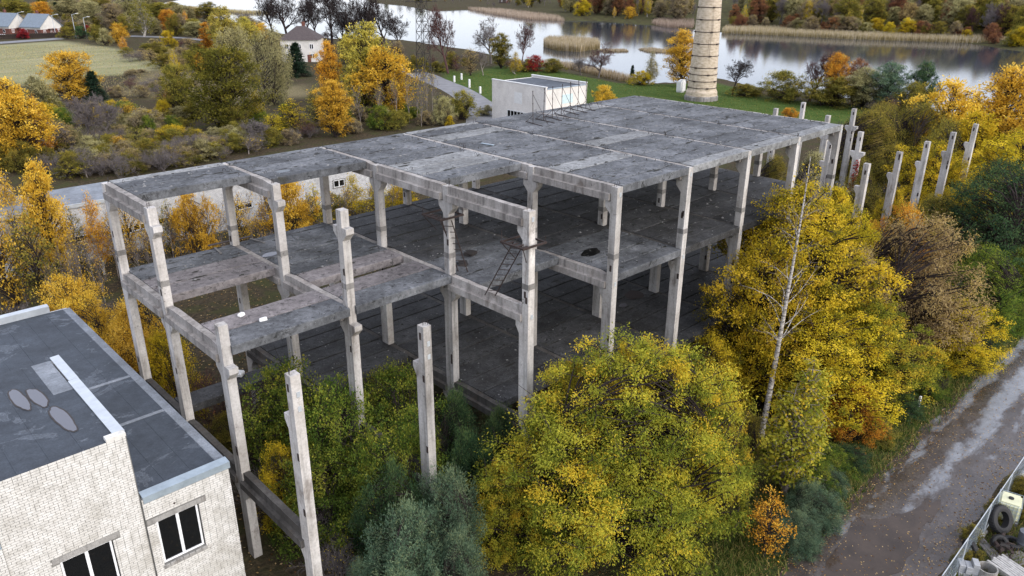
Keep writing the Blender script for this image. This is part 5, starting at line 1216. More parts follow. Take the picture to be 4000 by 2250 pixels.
# golden shrubs between the brick building and the frame
plant('near_shrub', 'gold', 1.6, 6.0, 6.8, 5.0, 'golden orange shrub against the rear corner column', var=0)
plant('near_shrub', 'gold', -.2, 11.5, 7.2, 5.6, 'golden orange shrub behind the roof of the brick building', var=1)
plant('near_shrub', 'yellow', 1.7, 1.8, 6.0, 4.0, 'yellow gold shrub beneath the first bay', var=1)
plant('near_shrub', 'gold', 1.6, 9.5, 4.0, 4.6, 'low golden shrub under the rear edge of the middle floor', var=0)
plant('near_shrub', 'gold', .5, 3.4, 6.4, 4.2, 'bright golden shrub beside the rear corner of the brick building', var=1)
plant('near_shrub', 'gold', -.9, 8.4, 6.6, 4.4, 'bright golden shrub just behind the zinc edged roof', var=0)
plant('near_shrub', 'olive', 2.6, -4.0, 3.0, 3.4, 'low olive shrub under the first bay beside the brick building', var=0)
# ---------------------------------------------------------------- strip between the frame and the long shed
T('oval', 'gold', 150, 715, 415, 112, 'golden birch in front of the long shed at the left')
T('birch', 'gold', 45, 660, 365, 90, 'pale yellow birch at the left edge before the long shed')
T('birch', 'orange', 262, 690, 478, 60, 'thin orange birch beside the rear corner column')
T('thin', 'gold', 40, 800, 520, 130, 'tall thin golden tree at the left edge behind the brick building')
T('thin', 'olive', 120, 790, 540, 120, 'thin olive tree left of the golden birch')
T('bush', 'gold', 505, 660, 480, 118, 'dense golden bush before the shed, between the first two rear columns')
T('bush', 'gold', 725, 610, 452, 160, 'broad golden bush before the shed, between the second and third rear columns')
T('birch', 'yellow', 893, 560, 438, 70, 'small yellow birch before the shed right of the third rear column')
T('bush', 'olive', 845, 575, 492, 80, 'olive bush before the shed beside the third rear column')
T('bush', 'yellow', 1010, 540, 468, 110, 'yellow green bush before the shed behind the fourth rear column')
T('thin', 'gold', 335, 660, 490, 60, 'thin yellow green sapling behind the second column from the left')
ORD = ['leftmost', 'second', 'third', 'fourth', 'fifth', 'sixth', 'seventh', 'eighth', 'ninth', 'tenth', 'eleventh', 'twelfth', 'thirteenth', 'fourteenth', 'fifteenth', 'sixteenth', 'seventeenth', 'eighteenth', 'nineteenth', 'twentieth', 'tenth last', 'ninth last', 'eighth last', 'seventh last', 'sixth last', 'fifth last', 'fourth last', 'third last', 'second last', 'rightmost']
for i, (x, y, top) in enumerate(sorted(((70,770,560),(100,730,545),(215,735,560),(205,790,600),(140,800,640),(240,720,575),(300,705,560),(380,690,560),(395,670,545),(355,700,590),(460,660,520),(420,680,560),(600,640,530),(660,620,520),(20,720,540),(5,790,600),(265,760,640),(175,760,600),(520,650,500),(560,640,505),(640,625,480),(690,612,470),(780,598,470),(830,588,462),(870,575,455),(950,560,450),(985,552,446),(310,690,520),(440,668,505),(480,660,500)))):
    T('sapling', 'gold', x, y, top, 60, f'slender grey sapling before the long shed, {ORD[i]} counted from the left', 'saplings before the long shed', trunk='pale')
for i, (x, y, w_) in enumerate(sorted(((500,690,110),(560,660,110),(620,640,100),(330,730,100),(420,700,110),(800,600,90),(900,570,90),(760,615,80),(60,830,120),(150,825,110),(240,800,110),(690,640,90)))):
    T('scrub', 'dry', x, y, y-rv.uniform(45, 75), w_, f'low tangle of bare twigs before the shed, {ORD[i]} counted from the left', 'bare scrub before the long shed', trunk='dark' if i % 2 else None)
# ---------------------------------------------------------------- scrub and trees left of the lake
T('oval', 'gold', 62, 418, 192, 150, 'broad orange gold tree at the left edge of the scrub', trunk='dark')
T('round', 'gold', 12, 400, 230, 130, 'golden tree cut by the left picture edge')
T('birch', 'orange', 115, 400, 240, 60, 'thin orange birch with pale trunk right of the broad orange tree')
T('round', 'gold', 186, 262, 133, 135, 'round golden yellow tree standing alone at the field edge')
T('conifer', 'pine', 243, 262, 178, 62, 'dark green spruce beside the round golden tree')
T('bare', None, 225, 352, 226, 120, 'grey leafless tree below the dark spruce')
T('bare', None, 265, 360, 240, 100, 'grey leafless tree right of the one below the spruce')
T('oval', 'pale_willow', 110, 300, 188, 70, 'pale yellow green tree behind the broad orange tree')
T('round', 'dark_olive', 580, 325, 122, 200, 'big dark olive round tree in the middle of the scrub', var=0)
T('willow', 'pale_willow', 690, 262, 72, 120, 'tall grey green willow left of the white house')
T('willow', 'pale_willow', 600, 210, 68, 110, 'pale tan willow behind the big olive tree')
T('round', 'olive', 455, 290, 165, 105, 'small olive tree left of the big dark olive one')
T('birch', 'yellow', 447, 215, 122, 34, 'slim pale yellow birch at the meadow edge')
T('poplar', 'gold', 505, 190, 125, 26, 'small bright gold birch behind the small olive tree')
T('birch', 'orange', 428, 275, 218, 26, 'small orange birch in front of the small olive tree')
T('birch', 'pale_willow', 630, 290, 172, 50, 'pale yellow birch in front of the big olive tree')
T('birch', 'yellow', 652, 318, 224, 40, 'yellow green birch at the right foot of the big olive tree')
T('conifer', 'pine', 578, 300, 240, 40, 'small blue green pine in front of the big olive tree')
T('poplar', 'orange', 523, 135, 54, 34, 'narrow bright orange tree near the shore road')
T('oval', 'pale_yellow', 570, 140, 12, 66, 'tall pale gold birch right of the narrow orange tree')
T('oval', 'pale_yellow', 625, 130, 40, 60, 'gold birch just left of the bare lakeside trees')
T('bush', 'gold', 655, 105, 58, 60, 'golden bush under the bare lakeside trees')
T('conifer', 'pine', 748, 192, 106, 66, 'dark green spruce in front of the white house')
T('oval', 'orange', 838, 290, 108, 66, 'tall orange gold birch right of the white house', var=0)
T('oval', 'gold', 848, 345, 205, 98, 'dense golden tree just behind the roof edge of the frame', var=0)
T('oval', 'pale_yellow', 925, 285, 50, 125, 'tall yellow green birch left of the access road', var=1)
T('oval', 'gold', 975, 300, 112, 130, 'broad orange gold tree left of the access road', var=1)
T('thin', 'yellow', 740, 330, 250, 80, 'thin yellow green tree left of the dense golden one')
T('thin', 'olive', 800, 320, 215, 60, 'thin olive tree behind the dense golden one')
T('bush', 'olive', 1160, 300, 228, 90, 'round olive bush beside the access road bend')
T('bush', 'pale_willow', 1115, 315, 245, 60, 'pale grey bush beside the round olive bush')
T('bush', 'yellow', 1133, 320, 292, 26, 'tiny bright yellow bush at the access road bend')
for i, (x, y, top) in enumerate(sorted(((1050,300,170),(1075,290,150),(1000,310,180),(1030,310,190),(1088,280,165),(1060,318,205),(955,320,200),(910,330,210)))):
    T('sapling', 'yellow', x, y, top, 40, f'slender pale sapling beside the access road, {ORD[i]} counted from the left', 'saplings beside the access road', trunk='pale')
for kd, pal, x, y, top, w_, lab in (('thin', 'gold', 330, 320, 262, 60, 'thin golden tree in the scrub right of the grey leafless pair'), ('bush', 'green', 375, 345, 290, 50, 'bright green bush in the middle of the left scrub'), ('bush', 'green', 437, 340, 292, 56, 'pale green bush right of the bright green one'), ('bush', 'yellow', 440, 365, 318, 110, 'flat topped yellow green bush in the left scrub'), ('thin', 'gold', 320, 290, 246, 44, 'small gold tree below the dark spruce meadow'),
        ('thin', 'tan', 160, 380, 300, 80, 'thin brown tree right of the broad gold tree'), ('bare', None, 130, 390, 300, 90, 'grey leafless tree in front of the broad gold tree'), ('thin', 'orange', 305, 400, 340, 50, 'small orange brown tree above the heap of boards'), ('bare_slim', None, 490, 405, 330, 50, 'slim leafless tree just behind the roof corner'), ('scrub', 'russet', 780, 345, 295, 80, 'russet bramble left of the dense golden tree'), ('thin', 'yellow', 690, 350, 285, 60, 'thin yellow tree between the olive tree and the roof edge'),
        ('bare', None, 640, 370, 290, 90, 'grey leafless bush tree behind the second roof bay'), ('scrub', None, 410, 430, 365, 110, 'silvery grey bare bush just behind the first roof bay'), ('bush', 'yellow', 500, 365, 325, 60, 'yellow bush left of the silvery bare one'), ('thin', 'olive', 350, 380, 318, 70, 'olive thin tree in the middle of the left scrub')):
    T(kd, pal, x, y, top, w_, lab)
for x, y, top, w_, pal, lab in ((70, 700, 520, 70, 'gold', 'thin gold tree hiding the left end of the shed'), (210, 690, 530, 60, 'olive', 'thin olive tree right of the golden birch'), (300, 680, 535, 60, 'gold', 'thin gold tree hiding a shed window behind the first column'), (390, 655, 520, 64, 'gold', 'thin gold tree behind the second column'), (440, 650, 505, 60, 'olive', 'thin olive tree left of the dense golden bush'), (610, 630, 488, 64, 'gold', 'thin gold tree right of the first rear column'), (800, 590, 465, 60, 'yellow', 'thin yellow tree left of the third rear column'), (950, 560, 450, 60, 'yellow', 'thin yellow tree right of the small yellow birch')):
    T('thin', pal, x, y, top, w_, lab)
# field edge bushes and the village
T('birch', 'olive', 362, 92, -18, 62, 'tall olive yellow tree above the shore road')
T('round', 'orange', 427, 84, 25, 52, 'round bright orange tree beyond the shore road')
T('birch', 'orange', 470, 76, 24, 20, 'slim orange tree right of the round orange one')
T('bush', 'yellow', 426, 124, 78, 44, 'bright lime yellow bush beside the shore road')
T('bush', 'gold', 302, 108, 60, 60, 'golden round bush above the field corner')
T('bush', 'pale_willow', 266, 114, 72, 38, 'pale green bush left of the golden round bush')
T('bush', 'olive', 247, 104, 62, 44, 'olive bush behind the pale green one')
T('birch', 'orange', 313, 130, 90, 24, 'small orange birch at the field corner')
T('bush', 'olive', 168, 98, 68, 42, 'dark olive bush right of the cream houses')
T('bush', 'deep_green', 205, 97, 66, 40, 'dark green hedge bush below the street lamps')
T('bush', 'wine', 221, 84, 64, 24, 'wine red bush beside the street lamps')
T('bush', 'wine', 60, 98, 72, 36, 'dark red hedge before the cream houses')
T('bush', 'olive', 400, 140, 105, 60, 'brown olive bush at the end of the field')
T('round', 'orange', 112, 62, 5, 60, 'rusty orange tree behind the cream houses')
T('conifer', 'pine', 150, 60, 5, 34, 'dark pine behind the cream houses')
T('oval', 'pale_willow', 180, 62, -10, 60, 'tan tree top behind the street lamps')
T('oval', 'olive', 40, 55, -10, 80, 'olive tree behind the left cream house')
T('round', 'pale_willow', 235, 70, 5, 70, 'grey tan tree above the wine red bush')
T('round', 'dry', 290, 75, 10, 70, 'brown grey tree above the golden round bush')
T('round', 'pale_willow', 330, 62, -12, 70, 'pale brown tree left of the tall olive one')
# bare lakeside trees
for i, (x, y, top, w_, lab) in enumerate(((725,100,-45,110,'tall dark leafless tree by the lake behind the willow'),(770,95,-30,80,'dark leafless lakeside tree left of the white house roof'),(835,120,-60,120,'tall dark leafless tree right of the white house'),(885,135,-35,110,'dark leafless tree with spreading limbs by the lake'),(975,125,-10,110,'leafless tree leaning over the water left of the power tower'))):
    T('bare', None, x, y, top, w_, lab, 'bare trees along the lake', trunk='dark', var=i)
for i, (x, y, top, w_, lab) in enumerate(((690,92,-20,90,'dark leafless tree farthest left by the lake'),(800,112,-20,80,'dark leafless tree just behind the white house roof'),(860,130,0,90,'smaller dark leafless tree right of the white house'),(930,140,-25,110,'tall dark leafless tree behind the yellow trees'),(1010,140,20,80,'smaller leafless tree left of the power tower'))):
    T('bare', None, x, y, top, w_, lab, 'bare trees along the lake', trunk='dark', var=i+1)
T('bare', 'russet', 1128, 185, 4, 105, 'reddish leafless tree right of the power tower', trunk='red', var=1)
T('bare', 'russet', 1312, 175, 42, 60, 'reddish leafless tree above the hut roof', trunk='red', var=2)
T('bare', None, 1235, 160, 38, 90, 'grey leafless tree between the tower and the hut', var=0)
T('oval', 'olive', 1262, 172, 85, 60, 'ivy green tree between the tower and the hut')
T('bare_slim', None, 1216, 190, 122, 46, 'small pale leafless tree on the lawn edge', trunk='pale')
T('thin', 'tan', 1184, 190, 120, 44, 'small brown tree on the lawn edge left of the pale bare one')
T('birch', 'yellow', 1297, 186, 130, 36, 'small yellow bush tree on the lawn above the hut')
T('bush', 'wine', 1345, 180, 140, 50, 'purple brown bush on the shore above the hut')
T('bare', 'russet', 1505, 192, 100, 78, 'leafless round tree on the shore right of the hut', trunk='grey', var=0)
T('bare', None, 1462, 188, 138, 60, 'low leafless tree on the shore behind the hut', var=1)
T('thin', 'pale_willow', 1390, 180, 148, 56, 'sparse pale shrub on the shore behind the hut')
T('bush', 'gold', 1520, 262, 216, 62, 'golden bush on the lawn right of the hut')
T('oval', 'gold', 1712, 218, 78, 90, 'orange gold tree left of the chimney foot')
T('birch', 'pale_willow', 1637, 206, 120, 40, 'pale small birch on the shore left of the chimney')
T('bush', 'yellow', 1610, 214, 178, 70, 'pale yellow shore bush left of the chimney')
T('conifer', 'pine', 1590, 196, 150, 22, 'small dark pine on the shore')
T('bare', None, 1842, 238, 135, 85, 'leafless tree right of the chimney', trunk='dark', var=2)
T('bush', 'olive', 1870, 242, 212, 80, 'low olive bush right of the chimney foot')
T('bare', 'russet', 2035, 255, 122, 120, 'pinkish leafless tree on the shore right of the chimney', trunk='red', var=1)
T('round', 'orange', 2092, 262, 136, 76, 'orange tree among the shore bushes')
T('round', 'russet', 2145, 262, 150, 60, 'russet tree right of the orange shore tree')
T('bush', 'olive', 1968, 252, 180, 120, 'rounded olive willow bush, first on the right shore')
T('bush', 'olive', 2078, 268, 195, 150, 'rounded olive willow bush, second on the right shore')
T('round', 'pale_willow', 2165, 270, 172, 105, 'grey olive bush under the russet tree')
T('round', 'grey_green', 2225, 275, 160, 120, 'grey green alder on the right shore')
T('round', 'deep_green', 2312, 280, 158, 80, 'darker green alder at the end of the right shore')
T('bush', 'olive', 2290, 290, 208, 100, 'brown olive bush below the darker alder')
T('scrub', 'russet', 2230, 288, 235, 90, 'bare purplish shrub below the grey green alder')
T('bare', None, 2545, 345, 165, 90, 'grey leafless tree at the right edge by the water', var=1)
T('oval', 'olive', 2580, 350, 130, 70, 'olive tree cut by the right edge by the water')
# ---------------------------------------------------------------- grove right of the frame
T('near_willow', 'olive', 2190, 500, 268, 150, 'olive willow behind the far corner of the frame')
T('near_willow', 'olive', 2270, 500, 258, 160, 'broad olive willow behind the row of columns')
T('near_willow', 'tan', 2150, 520, 300, 110, 'tan willow at the far corner of the frame')
T('near_willow', 'olive', 2330, 560, 300, 150, 'olive tan willow among the row of columns')
plant('oval', 'gold', 88, -10, 13.5, 8.5, 'golden birch above the last column of the row', var=0)
plant('oval', 'yellow', 80, -15, 11.5, 8, 'golden birch right of the last column')
plant('oval', 'gold', 96, -13.5, 15.5, 10, 'tall golden birch at the right edge', var=1)
plant('near_ash', 'yellow', 78, -20, 11, 9, 'yellow tree at the right edge below the tall golden birch')
plant('near_ash', 'yellow', 71, -15, 10, 7, 'yellow tree behind the last two columns')
T('near_willow', 'olive', 2130, 640, 400, 100, 'olive tree behind the far columns of the frame')
T('near_willow', 'pale_willow', 2010, 640, 380, 110, 'pale willow seen through the far bays of the frame')
T('near_willow', 'olive', 1930, 560, 390, 110, 'olive willow seen through the upper storey of the frame')
T('near_ash', 'yellow', 2205, 720, 480, 90, 'yellow tree among the short columns')
T('scrub', 'gold', 2250, 600, 420, 120, 'twiggy shrub at the foot of the short columns')
T('scrub', 'dry', 2330, 660, 500, 120, 'twiggy brown shrub in front of the short columns')
T('bush', 'orange', 1985, 305, 272, 50, 'orange bush behind the far roof edge')
T('near_shrub', 'orange', 2395, 640, 520, 110, 'sparse orange bush right of the tan willow')
for x, y, h, w_, kd, pal, lab in ((47.5, -16.5, 7.6, 6, 'near_willow', 'olive', 'olive willow hiding the foot of the nearest short column'), (53.5, -19.4, 7.4, 6, 'near_shrub', 'olive', 'olive shrub hiding the foot of the second short column'), (59.5, -19.6, 7.6, 6.5, 'near_willow', 'olive', 'olive willow hiding the foot of the third short column'), (66, -19.8, 7.6, 6.5, 'near_ash', 'yellow', 'yellow tree hiding the foot of the fourth short column'),
        (72, -20.2, 7.8, 7, 'near_ash', 'yellow', 'yellow tree hiding the foot of the last column'), (58, -14, 7.5, 6, 'near_willow', 'olive', 'olive willow below the column with red creeper'), (49, -13, 7.0, 6, 'near_willow', 'tan', 'tan willow just beyond the far corner column'), (84, -4, 11, 9, 'near_willow', 'olive', 'olive willow in front of the lawn at the right'), (75, -6, 11.5, 9, 'near_willow', 'olive', 'large olive willow beyond the row of columns'), (92, -20, 12, 9, 'oval', 'gold', 'golden tree at the right edge below the tall birch')):
    plant(kd, pal, x, y, h, w_, lab)
# ---------------------------------------------------------------- filling scrub, individuals nothing tells apart
LOOK = {('scrub', 'dry'): 'dry leaved twiggy shrub', ('scrub', None): 'bare grey twiggy shrub', ('scrub', 'russet'): 'bare reddish twiggy shrub', ('scrub', 'gold'): 'gold dotted twiggy shrub', ('bush', 'olive'): 'olive leafy bush',
        ('bush', 'dry'): 'dry brown leafy bush', ('bush', 'yellow'): 'yellow leafy bush', ('bush', 'green'): 'green leafy bush', ('bush', 'russet'): 'russet bush', ('bush', 'pale_willow'): 'pale grey green bush', ('thin', 'tan'): 'thin tan tree', ('bare_slim', None): 'slim leafless tree',
        ('bare_slim', 'russet'): 'slim reddish leafless tree', ('round', 'pale_willow'): 'round pale tan tree', ('round', 'dry'): 'round brown tree', ('round', 'olive'): 'round olive tree', ('oval', 'olive'): 'tall olive tree', ('oval', 'tan'): 'tall tan tree', ('oval', 'russet'): 'tall russet tree',
        ('bare', None): 'grey leafless tree', ('bare', 'russet'): 'reddish leafless tree', ('birch', 'yellow'): 'yellow birch', ('near_willow', 'olive'): 'olive willow', ('near_ash', 'yellow'): 'yellow tree', ('near_willow', 'green'): 'green willow', ('near_shrub', 'yellow'): 'yellow shrub',
        ('near_shrub', 'green'): 'green shrub', ('near_shrub', 'orange'): 'orange shrub', ('sapling', 'yellow'): 'slender pale sapling'}
USED = set()
def which(look, place, fx, fy, big):
    """names the plant by its look, its place in the thicket and its size"""
    a = ('far left', 'left', 'middle left', 'middle right', 'right', 'far right')[min(int(fx*6), 5)]; r_ = ('back', 'rear', 'inner', 'front')[min(int(fy*4), 3)]
    for lab in (f'{look} {place}, {r_} {a}', f'{"taller" if big else "lower"} {look} {place}, {r_} {a}', f'{"broad" if big else "slight"} {look} {place}, {r_} {a}'):
        if lab not in USED and len(lab.split()) <= 16: break
    USED.add(lab); return lab
def region(pts, n, kinds, hpx, wpx, lab, group, seed, ygrow=1.0):
    r_ = random.Random(seed); pg = np.array(pts, float); x0, y0 = pg.min(0); x1, y1 = pg.max(0); k = 0
    while k < n:
        x, y = r_.uniform(x0, x1), r_.uniform(y0, y1)
        if not inside(x, y, pg): continue
        kd, pal, tr = r_.choice(kinds); s = (y-y0)/(y1-y0+1e-6)*ygrow
        h = r_.uniform(*hpx)*(.6+.7*s); w_ = r_.uniform(*wpx)*(.6+.7*s)
        T(kd, pal, x, y, y-h, w_, which(LOOK[(kd, pal)], lab, (x-x0)/(x1-x0), (y-y0)/(y1-y0), h > (hpx[0]+hpx[1])/2*(.6+.7*s)), group, trunk=tr); k += 1
PW_ = ('bush', 'pale_willow', None); S_ = ('scrub', 'dry', None); S2 = ('scrub', None, 'grey'); S3 = ('scrub', 'russet', 'red'); BO = ('bush', 'olive', None); BD = ('bush', 'dry', None); BG = ('bush', 'yellow', None); SG = ('scrub', 'gold', None); BN = ('bush', 'green', None)
region([(0,440),(0,350),(330,330),(640,330),(800,330),(800,360),(560,400),(300,450)], 95, [S_, S_, S2, BO, BO, SG, BD, PW_, S_], (35, 62), (60, 100), 'in the dense scrub behind the long shed', 'scrub behind the long shed', 1)
region([(0,345),(0,270),(280,250),(520,270),(800,310),(1000,320),(1000,335),(640,335)], 60, [S_, S2, BO, SG, BD, BG, PW_, BN], (28, 55), (50, 85), 'in the scrub below the meadow', 'scrub below the meadow', 2)
region([(280,245),(330,180),(480,190),(480,240),(420,260)], 26, [S_, S2, S3, BD], (12, 26), (36, 60), 'on the brown meadow', 'dry shrubs on the meadow', 3)
region([(330,160),(300,130),(480,100),(640,115),(660,150),(480,180)], 40, [S_, BD, BO, S3, ('thin', 'tan', None)], (18, 36), (36, 60), 'between the field and the shore road', 'shrubs by the shore road', 4)
region([(1010,190),(1060,170),(1180,160),(1180,178),(1070,185)], 14, [S_, BO, S3, ('bare_slim', None, None)], (18, 50), (26, 50), 'along the lake beside the power tower', 'shrubs by the power tower', 5)
region([(660,130),(700,95),(1000,115),(1010,150),(900,170),(850,150)], 34, [S_, S3, BD, BO, ('bare_slim', 'russet', 'red')], (18, 48), (36, 60), 'on the lake shore under the bare trees', 'shrubs under the lakeside bare trees', 6)
region([(1180,172),(1330,168),(1420,176),(1440,184),(1300,182)], 18, [S_, S3, BO, BD], (14, 34), (30, 50), 'on the shore above the hut', 'shrubs on the shore above the hut', 7)
region([(1880,238),(1960,240),(2300,285),(2340,300),(2200,285)], 16, [BO, S3, BD, S_], (20, 40), (40, 60), 'low on the right shore', 'low shrubs on the right shore', 8)
region([(0,80),(0,58),(200,60),(460,72),(640,100),(560,100),(330,85)], 40, [BO, BD, S_, ('round', 'pale_willow', None), ('round', 'dry', None), ('oval', 'olive', None), ('thin', 'tan', None)], (24, 50), (36, 60), 'in the thicket behind the cream houses', 'thicket behind the cream houses', 9)
region([(0,52),(0,8),(400,8),(380,24),(500,40),(640,52),(420,66),(200,52)], 60, [('round', 'pale_willow', None), ('round', 'dry', None), ('oval', 'olive', None), ('bare', None, None), ('round', 'olive', None), ('oval', 'tan', None)], (26, 46), (36, 60), 'in the wood by the upper left shore', 'wood by the upper left shore', 10)
region([(2170,500),(2576,470),(2576,640),(2400,700),(2250,680)], 34, [('near_willow', 'olive', None), ('near_ash', 'yellow', None), S_, ('near_willow', 'green', None), S3], (70, 130), (70, 110), 'in the grove right of the frame', 'undergrowth in the right grove', 11)
region([(1700,560),(1980,500),(2150,560),(2100,700),(1900,680)], 16, [('near_willow', 'olive', None), ('near_shrub', 'yellow', None), S_], (70, 120), (80, 110), 'behind the far bays of the frame', 'undergrowth behind the frame', 12)
region([(2050,800),(2280,640),(2500,640),(2500,700),(2200,900)], 20, [('near_willow', 'olive', None), ('near_shrub', 'green', None), S_, ('near_shrub', 'orange', None)], (90, 140), (100, 140), 'between the lane and the row of columns', 'shrubs between lane and columns', 13)
region([(180,452),(330,436),(560,402),(800,352),(1000,328),(1235,296),(1235,288),(1000,308),(700,345),(330,405),(150,430)], 62, [S_, S2, BO, BD, S_, PW_, ('sapling', 'yellow', 'pale')], (30, 52), (50, 80), 'right behind the roof edge of the frame', 'scrub right behind the roof edge', 14)
region([(760,250),(900,250),(1000,270),(1080,300),(1000,318),(800,300)], 26, [S_, BO, BN, BD, PW_], (20, 44), (40, 70), 'under the golden trees by the access road', 'scrub under the golden trees', 15)
# far bank
WOOD = [('round', 'dry', None), ('round', 'olive', None), ('oval', 'tan', None), ('bare', 'russet', 'red'), ('bare', None, None), ('oval', 'russet', None), ('round', 'pale_willow', None), ('birch', 'yellow', None), ('oval', 'olive', None), ('bare_slim', None, None)]
def onhill(x, y):
    z = 0.0
    for _ in range(25): P = at(x, y, z); z += .4*(gz(P[0], P[1])-z)
    return at(x, y, z)
def far(pts, n, kinds, hm, wm_, lab, group, seed):
    r_ = random.Random(seed); pg = np.array(pts, float); x0, y0 = pg.min(0); x1, y1 = pg.max(0); k = 0
    while k < n:
        x, y = r_.uniform(x0, x1), r_.uniform(y0, y1)
        if not inside(x, y, pg): continue
        P = at(x, y, 0.0)
        P = onhill(x, y)
        if shore(P[0], P[1]) < 4: continue
        kd, pal, tr = r_.choice(kinds); h = r_.uniform(*hm); plant(kd, pal, P[0], P[1], h, ASP[kd]*h*r_.uniform(.85, 1.2), which(LOOK[(kd, pal)], lab, (x-x0)/(x1-x0), (y-y0)/(y1-y0), h > sum(hm)/2), group, trunk=tr); k += 1
far([(1840,66),(2576,100),(2700,100),(2700,30),(2200,10),(1840,4)], 260, WOOD, (8, 15), 0, 'in the wood right of the chimney', 'wood on the far bank', 20)
far([(1320,26),(1500,40),(1740,52),(1740,0),(1320,0)], 95, WOOD, (8, 15), 0, 'beyond the lake left of the chimney', 'trees on the far bank left of the chimney', 21)
far([(960,4),(1180,16),(1320,26),(1320,0),(960,-10)], 34, [S_, BO, ('thin', 'tan', None), ('round', 'olive', None), ('bare', None, None)], (3, 9), 0, 'beyond the lake behind the power tower', 'trees on the far bank behind the power tower', 22)
far([(1840,72),(2420,100),(2560,122),(2576,112),(2420,92),(1840,62)], 46, [BO, BG, ('bush', 'pale_willow', None), BD, ('bush', 'russet', None)], (3.5, 7), 0, 'behind the long reed belt', 'shrubs behind the reed belt', 23)
for x, y, h, kd, pal, lab in ((2480, 70, 17, 'birch', 'gold', 'tall golden birch on the far bank at the right'), (2020, 62, 13, 'birch', 'gold', 'bright golden birch on the far bank near the chimney'), (2395, 60, 14, 'round', 'russet', 'rusty red tree on the far bank at the right'), (2505, 82, 10, 'birch', 'yellow', 'yellow green weeping birch on the far bank at the right'),
                              (1742, 50, 9, 'bare_slim', None, 'thin bare tree on the far meadow'), (1465, 40, 9, 'bush', 'yellow', 'pale yellow willow on the far shore'), (1545, 44, 6, 'birch', 'gold', 'small golden tree on the far shore'), (1585, 46, 6, 'bush', 'gold', 'golden bush on the far shore')):
    P = onhill(x, y)
    plant(kd, pal, P[0], P[1], h, ASP[kd]*h, lab)
for x, y, h, lab in YARD_WEEDS:
    P = at(x, y); plant('near_shrub', 'olive', P[0], P[1], h, h*1.2, lab)
# ---------------------------------------------------------------- stuff nobody could count
def blades(name, P, h, w_, mat, lab, cat, seed, lean=.25):
    rng = np.random.default_rng(seed); n = len(P); a = rng.uniform(0, 6.28, n); s = np.stack([np.cos(a), np.sin(a), np.zeros(n)], 1)*w_*rng.uniform(.6, 1.4, (n, 1)); H = h*rng.uniform(.6, 1.25, n)
    top = P+np.stack([rng.normal(0, lean, n)*H, rng.normal(0, lean, n)*H, H], 1); mid = P*.5+top*.5; mid[:, 2] += .05*H
    v = np.stack([P-s, P+s, mid+s*.7, mid-s*.7, mid-s*.7, mid+s*.7, top+s*.15, top-s*.15], 1).reshape(-1, 3)
    f = np.arange(n*8).reshape(-1, 4); ti = np.repeat(np.clip(rng.normal(.5, .22, n), 0, 1), 8).reshape(-1, 8); ti[:, 4:] += .18
    o = put(name, np_mesh(name, v, f, mat, np.clip(ti, 0, 1).ravel())); return tag(o, lab, cat, kind='stuff')
def scatter(fn, n, seed):
    rng = np.random.default_rng(seed); xy = fn(rng, n); z = ground_z(xy[:, 0], xy[:, 1]); return np.column_stack([xy, z])
def inpoly(pts, z=0.0, dens=1):
    pg = np.array([at(x, y, z)[:2] for x, y in pts])
    def fn(rng, n):
        out = np.zeros((0, 2))
        while len(out) < n:
            q = rng.uniform(pg.min(0), pg.max(0), (n*2, 2)); q = q[sdist(q[:, 0], q[:, 1], pg) < 0]; out = np.concatenate([out, q])
        return out[:n]
    return fn
rng = np.random.default_rng(3)
xy = np.column_stack([rng.uniform(12, 75, 26000), -27.2+rng.normal(0, 1.15, 26000)]); xy = xy[xy[:, 1] > -29.5]
blades('verge_grass', np.column_stack([xy, ground_z(xy[:, 0], xy[:, 1])]), .36, .022, L['grass'], 'green grass and weeds on the verge between the trees and the lane', 'grass', 1, .5)
xy = np.column_stack([rng.uniform(18, 60, 9000), -35.6+rng.normal(0, .9, 9000)]); xy = xy[(xy[:, 1] < -34.3)]
blades('yard_grass', np.column_stack([xy, ground_z(xy[:, 0], xy[:, 1])]), .26, .02, L['grass'], 'rough grass growing along the mesh fence of the junk yard', 'grass', 2, .5)
P = scatter(inpoly([(-20,210),(-20,115),(200,108),(300,125),(420,170),(420,250),(250,240),(120,230)]), 24000, 4)[:13000]; blades('field_grass', P, .2, .05, L['dry'], 'dry pale grass covering the field and meadow', 'grass', 4, .5)
P = scatter(inpoly([(1090,170),(1240,180),(1440,182),(1560,208),(1800,212),(1930,248),(2180,272),(2200,300),(1800,318),(1500,318),(1250,262)]), 30000, 5)[:16000]; blades('lawn_grass', P, .14, .05, L['grass'], 'short green grass of the lawn round the hut and chimney', 'grass', 5, .4)
def reed_bed(name, pts, n, h, mat, lab, seed):
    pg = inpoly(pts, WATER); q = pg(np.random.default_rng(seed), n); blades(name, np.column_stack([q, np.full(n, WATER-.2)]), h, .07, mat, lab, 'reeds', seed, .10)
reed_bed('reed_bed', [(1815,84),(1830,74),(2120,84),(2420,98),(2560,112),(2440,109),(2120,98),(1960,90)], 30000, 2.7, L['reed'], 'long belt of pale reeds along the far bank right of the chimney', 11)
reed_bed('reed_bed', [(1366,117),(1380,108),(1430,108),(1500,114),(1510,123),(1460,131),(1400,128)], 12000, 2.9, L['reed'], 'oval island of reeds in the lake above the hut', 12)
reed_bed('reed_bed', [(1175,24),(1260,28),(1400,45),(1420,54),(1330,50),(1250,38)], 9000, 2.4, L['reed_pale'], 'strip of pale reeds on the far shore in the middle', 13)
reed_bed('reed_bed', [(1638,62),(1660,54),(1745,58),(1745,72),(1680,70)], 6000, 2.6, L['reed_pale'], 'patch of pale reeds just left of the chimney top', 14)
reed_bed('reed_bed', [(1505,126),(1570,126),(1582,130),(1520,132)], 1800, .8, L['reed'], 'flat muddy reed spit beside the reed island', 15)
